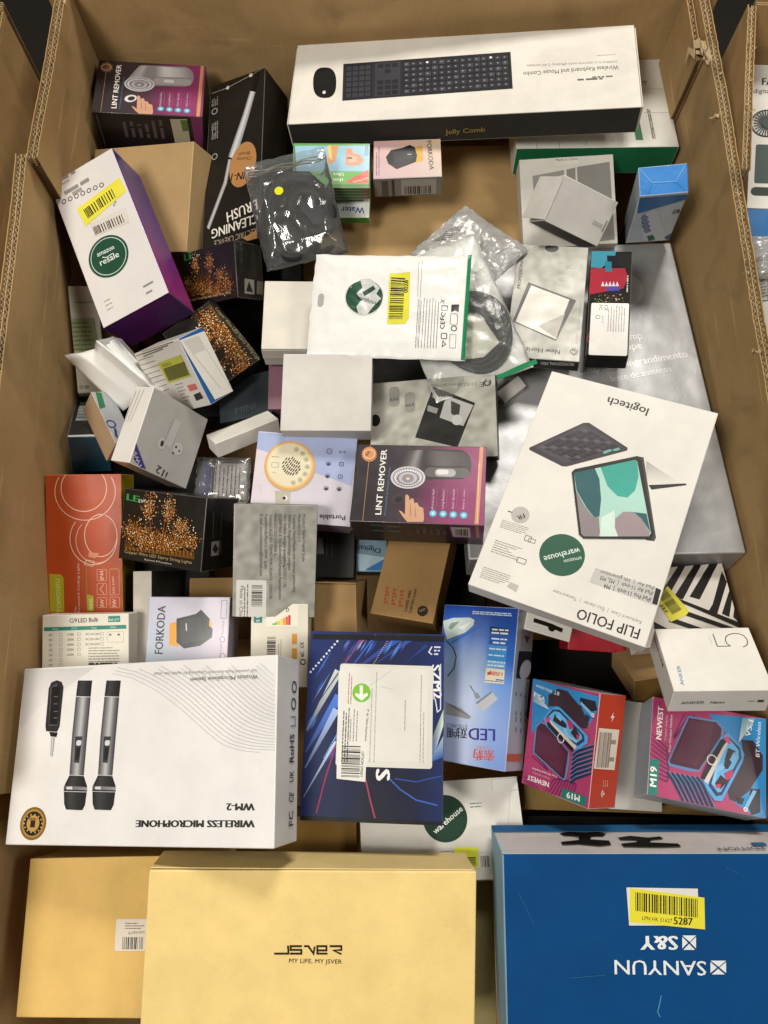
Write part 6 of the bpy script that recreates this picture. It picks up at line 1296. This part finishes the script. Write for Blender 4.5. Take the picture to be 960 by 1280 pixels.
f = film_face(e, lambda x, y: hz(x, y) - .0015, w, h, .016); f.v(5.333, 500, 250)
f.use('paper_insert', finish='matte'); f.P('#dcdcd2', 440, 760, 560, 800, 664, 950, 556, 1048, 300, 1085, 420, 900); f.RR(480, 900, 520, 950, .2, '#b9b9ae', frame=.1); f.done()

e, (w, h, d) = bag_root('mailer', 'mailing_bag', 'white plastic mailing bag with green edge and yellow barcode sticker', 'plastic bag')
mz = .0135
hz = pillow('bag_film', e, 'white_film', w, h, .012, 12, crease=.0020, zbase=.005, n=72, edge=3.5)
f = film_face(e, hz, w, h, .011); f.v(2.743, 310, 240)
f.use('seal_strip'); f.P('#12804f', 755, 208, 768, 208, 744, 572, 730, 570)
f.use('round_sticker', finish='foil', label='dark green round sticker with pale rim and painted silver glare'); f.C(399, 361, 64, '#d9d9d6', 40); f.C(399, 361, 61, '#1d4a35', 40)
for pts in ((385, 300, 420, 298, 452, 330, 440, 350, 456, 365, 430, 392, 410, 418, 380, 422, 372, 395, 390, 370, 372, 350, 392, 330), ): f.P('#c9cbc9', *pts)  # pale patch paints glare onto the green sticker
f.P('#2c4a3a', 392, 345, 430, 322, 438, 334, 400, 358); f.T('warehouse', 372, 368, 446, 388, 15, '#1d2f26', .01)
f.use('barcode_sticker', finish='satin'); f.P('#ddd83a', 486, 282, 556, 276, 552, 430, 540, 452, 476, 454); f.B(492, 292, 530, 436, vert=True, n=46, seed=3); f.T('0028', 548, 346, 550, 304, 14, '#2a270c', .03)
f.use('printed_artwork'); f.F(580, 360, 650, 535, 8, '#77777a', True, .22, ragged=.1); f.L(1.2, '#8d8d8f', 598, 235, 580, 530); f.L(1.2, '#8d8d8f', 586, 240, 582, 360)
f.T('CE', 672, 470, 676, 444, 15, '#2b2b2d', .01); f.T('FC', 672, 440, 678, 416, 14, '#2b2b2d', .01); f.L(2.5, '#2b2b2d', 666, 530, 668, 510, 678, 521, closed=True); f.RR(662, 483, 682, 504, .2, '#2b2b2d', frame=.12); f.RR(664, 388, 684, 408, .2, '#2b2b2d', frame=.12); f.P('#2b2b2d', 698, 386, 724, 384, 722, 410, 710, 404, 696, 412); f.RR(694, 415, 718, 455, .3, '#55555a', frame=.06); f.O(706, 466, 9, 3, '#2b2b2d', 14); f.RR(692, 486, 712, 534, .1, '#8d8d90', frame=.08); f.T('X', 672, 382, 676, 368, 14, '#2b2b2d')
f.use('hang_slot'); f.RR(240, 346, 257, 390, .5, '#a9aaa8'); f.done()

e, (w, h, d) = bag_root('whitebag', 'padded_bag', 'crumpled white padded bag by the side wall, left of the white and blue carton', 'plastic bag')
inv = (Matrix.Translation(e.location) @ e.rotation_quaternion.to_matrix().to_4x4()).inverted()
def folded(name, pts, faces, sub, amp, seed):
    bm = bmesh.new(); vs = [bm.verts.new(inv @ at(*p)) for p in pts]
    for q in faces: bm.faces.new([vs[k] for k in q])
    bmesh.ops.subdivide_edges(bm, edges=bm.edges[:], cuts=sub, use_grid_fill=True)
    for q in bm.verts: q.co.z += amp * (noise.noise(q.co * 45 + Vector((seed, 0, 0))) + .5 * noise.noise(q.co * 120))
    o = link(name, fin_mesh(bm, name, True), 'white_film', e); md = o.modifiers.new('thickness', 'SOLIDIFY'); md.thickness = .0012; md.offset = -1; return o
folded('bag_film', [(79, 445, .285), (97, 441, .302), (172, 500, .292), (154, 514, .272), (118, 436, .305), (182, 490, .30), (120, 426, .326), (141, 420, .326), (190, 484, .322), (152, 424, .305), (212, 492, .300)],
       [(0, 3, 2, 1), (1, 2, 5, 4), (4, 5, 8, 6), (6, 8, 10, 9, 7)], 7, .0018, 3)
e, (w, h, d) = bag_root('smallpack', 'clear_packet', 'small clear packet with white printed paper beside the speaker box', 'plastic bag')
pillow('bag_film', e, 'clear_film', w, h, .012, 31, crease=.003, zbase=.012, fine=.4)
me = body_mesh(w * .62, h * .82, .002, {'all': '#cfcac4'}); o = link('printed_paper', me, 'matte', e); o.location = (.010, 0, .006)
f = Face(e, (0, 0, .0081), (1, 0, 0), (0, 1, 0), 'matte', w, h); f.v(3.2, 60, 420); f.F(650, 515, 770, 640, 8, '#6d6a72', True, .3, ragged=.15); f.done()
me = body_mesh(w * .2, h * .9, .004, {'all': '#3f3a78'}); o = link('purple_card', me, 'satin', e); o.location = (-.026, 0, .003)

for k, (u, v, z, s, lab) in enumerate(((950, 312, .34, .05, 'clear plastic pack under the fan box in the right neighbouring bin'), (952, 335, .335, .045, 'grey plastic pack above the white box in the right neighbouring bin'))):
    e = bpy.data.objects.new('plastic_pack', None); COL.objects.link(e); e.location = at(u + 22, v, z); tag(e, lab, 'plastic bag'); e.rotation_mode = 'QUATERNION'
    pillow('bag_film', e, 'grey_film', s * 1.6, s * .8, .02, 41 + k, crease=.008, zbase=.0, n=30)

# cartons without print or flaps are single pieces: the mesh itself is the thing
for e in [o for o in list(scene.objects) if o.type == 'EMPTY' and o.parent is None and o.rotation_mode == 'QUATERNION']:
    ch = list(e.children)
    if len(ch) == 1 and ch[0].name.startswith('box_body'):
        m = ch[0]; nm = e.name; props = {k: e[k] for k in ('label', 'category', 'group', 'kind') if k in e}
        m.parent = None; m.rotation_mode = 'QUATERNION'; m.location = e.location; m.rotation_quaternion = e.rotation_quaternion
        bpy.data.objects.remove(e); m.name = nm
        for k, v in props.items(): m[k] = v
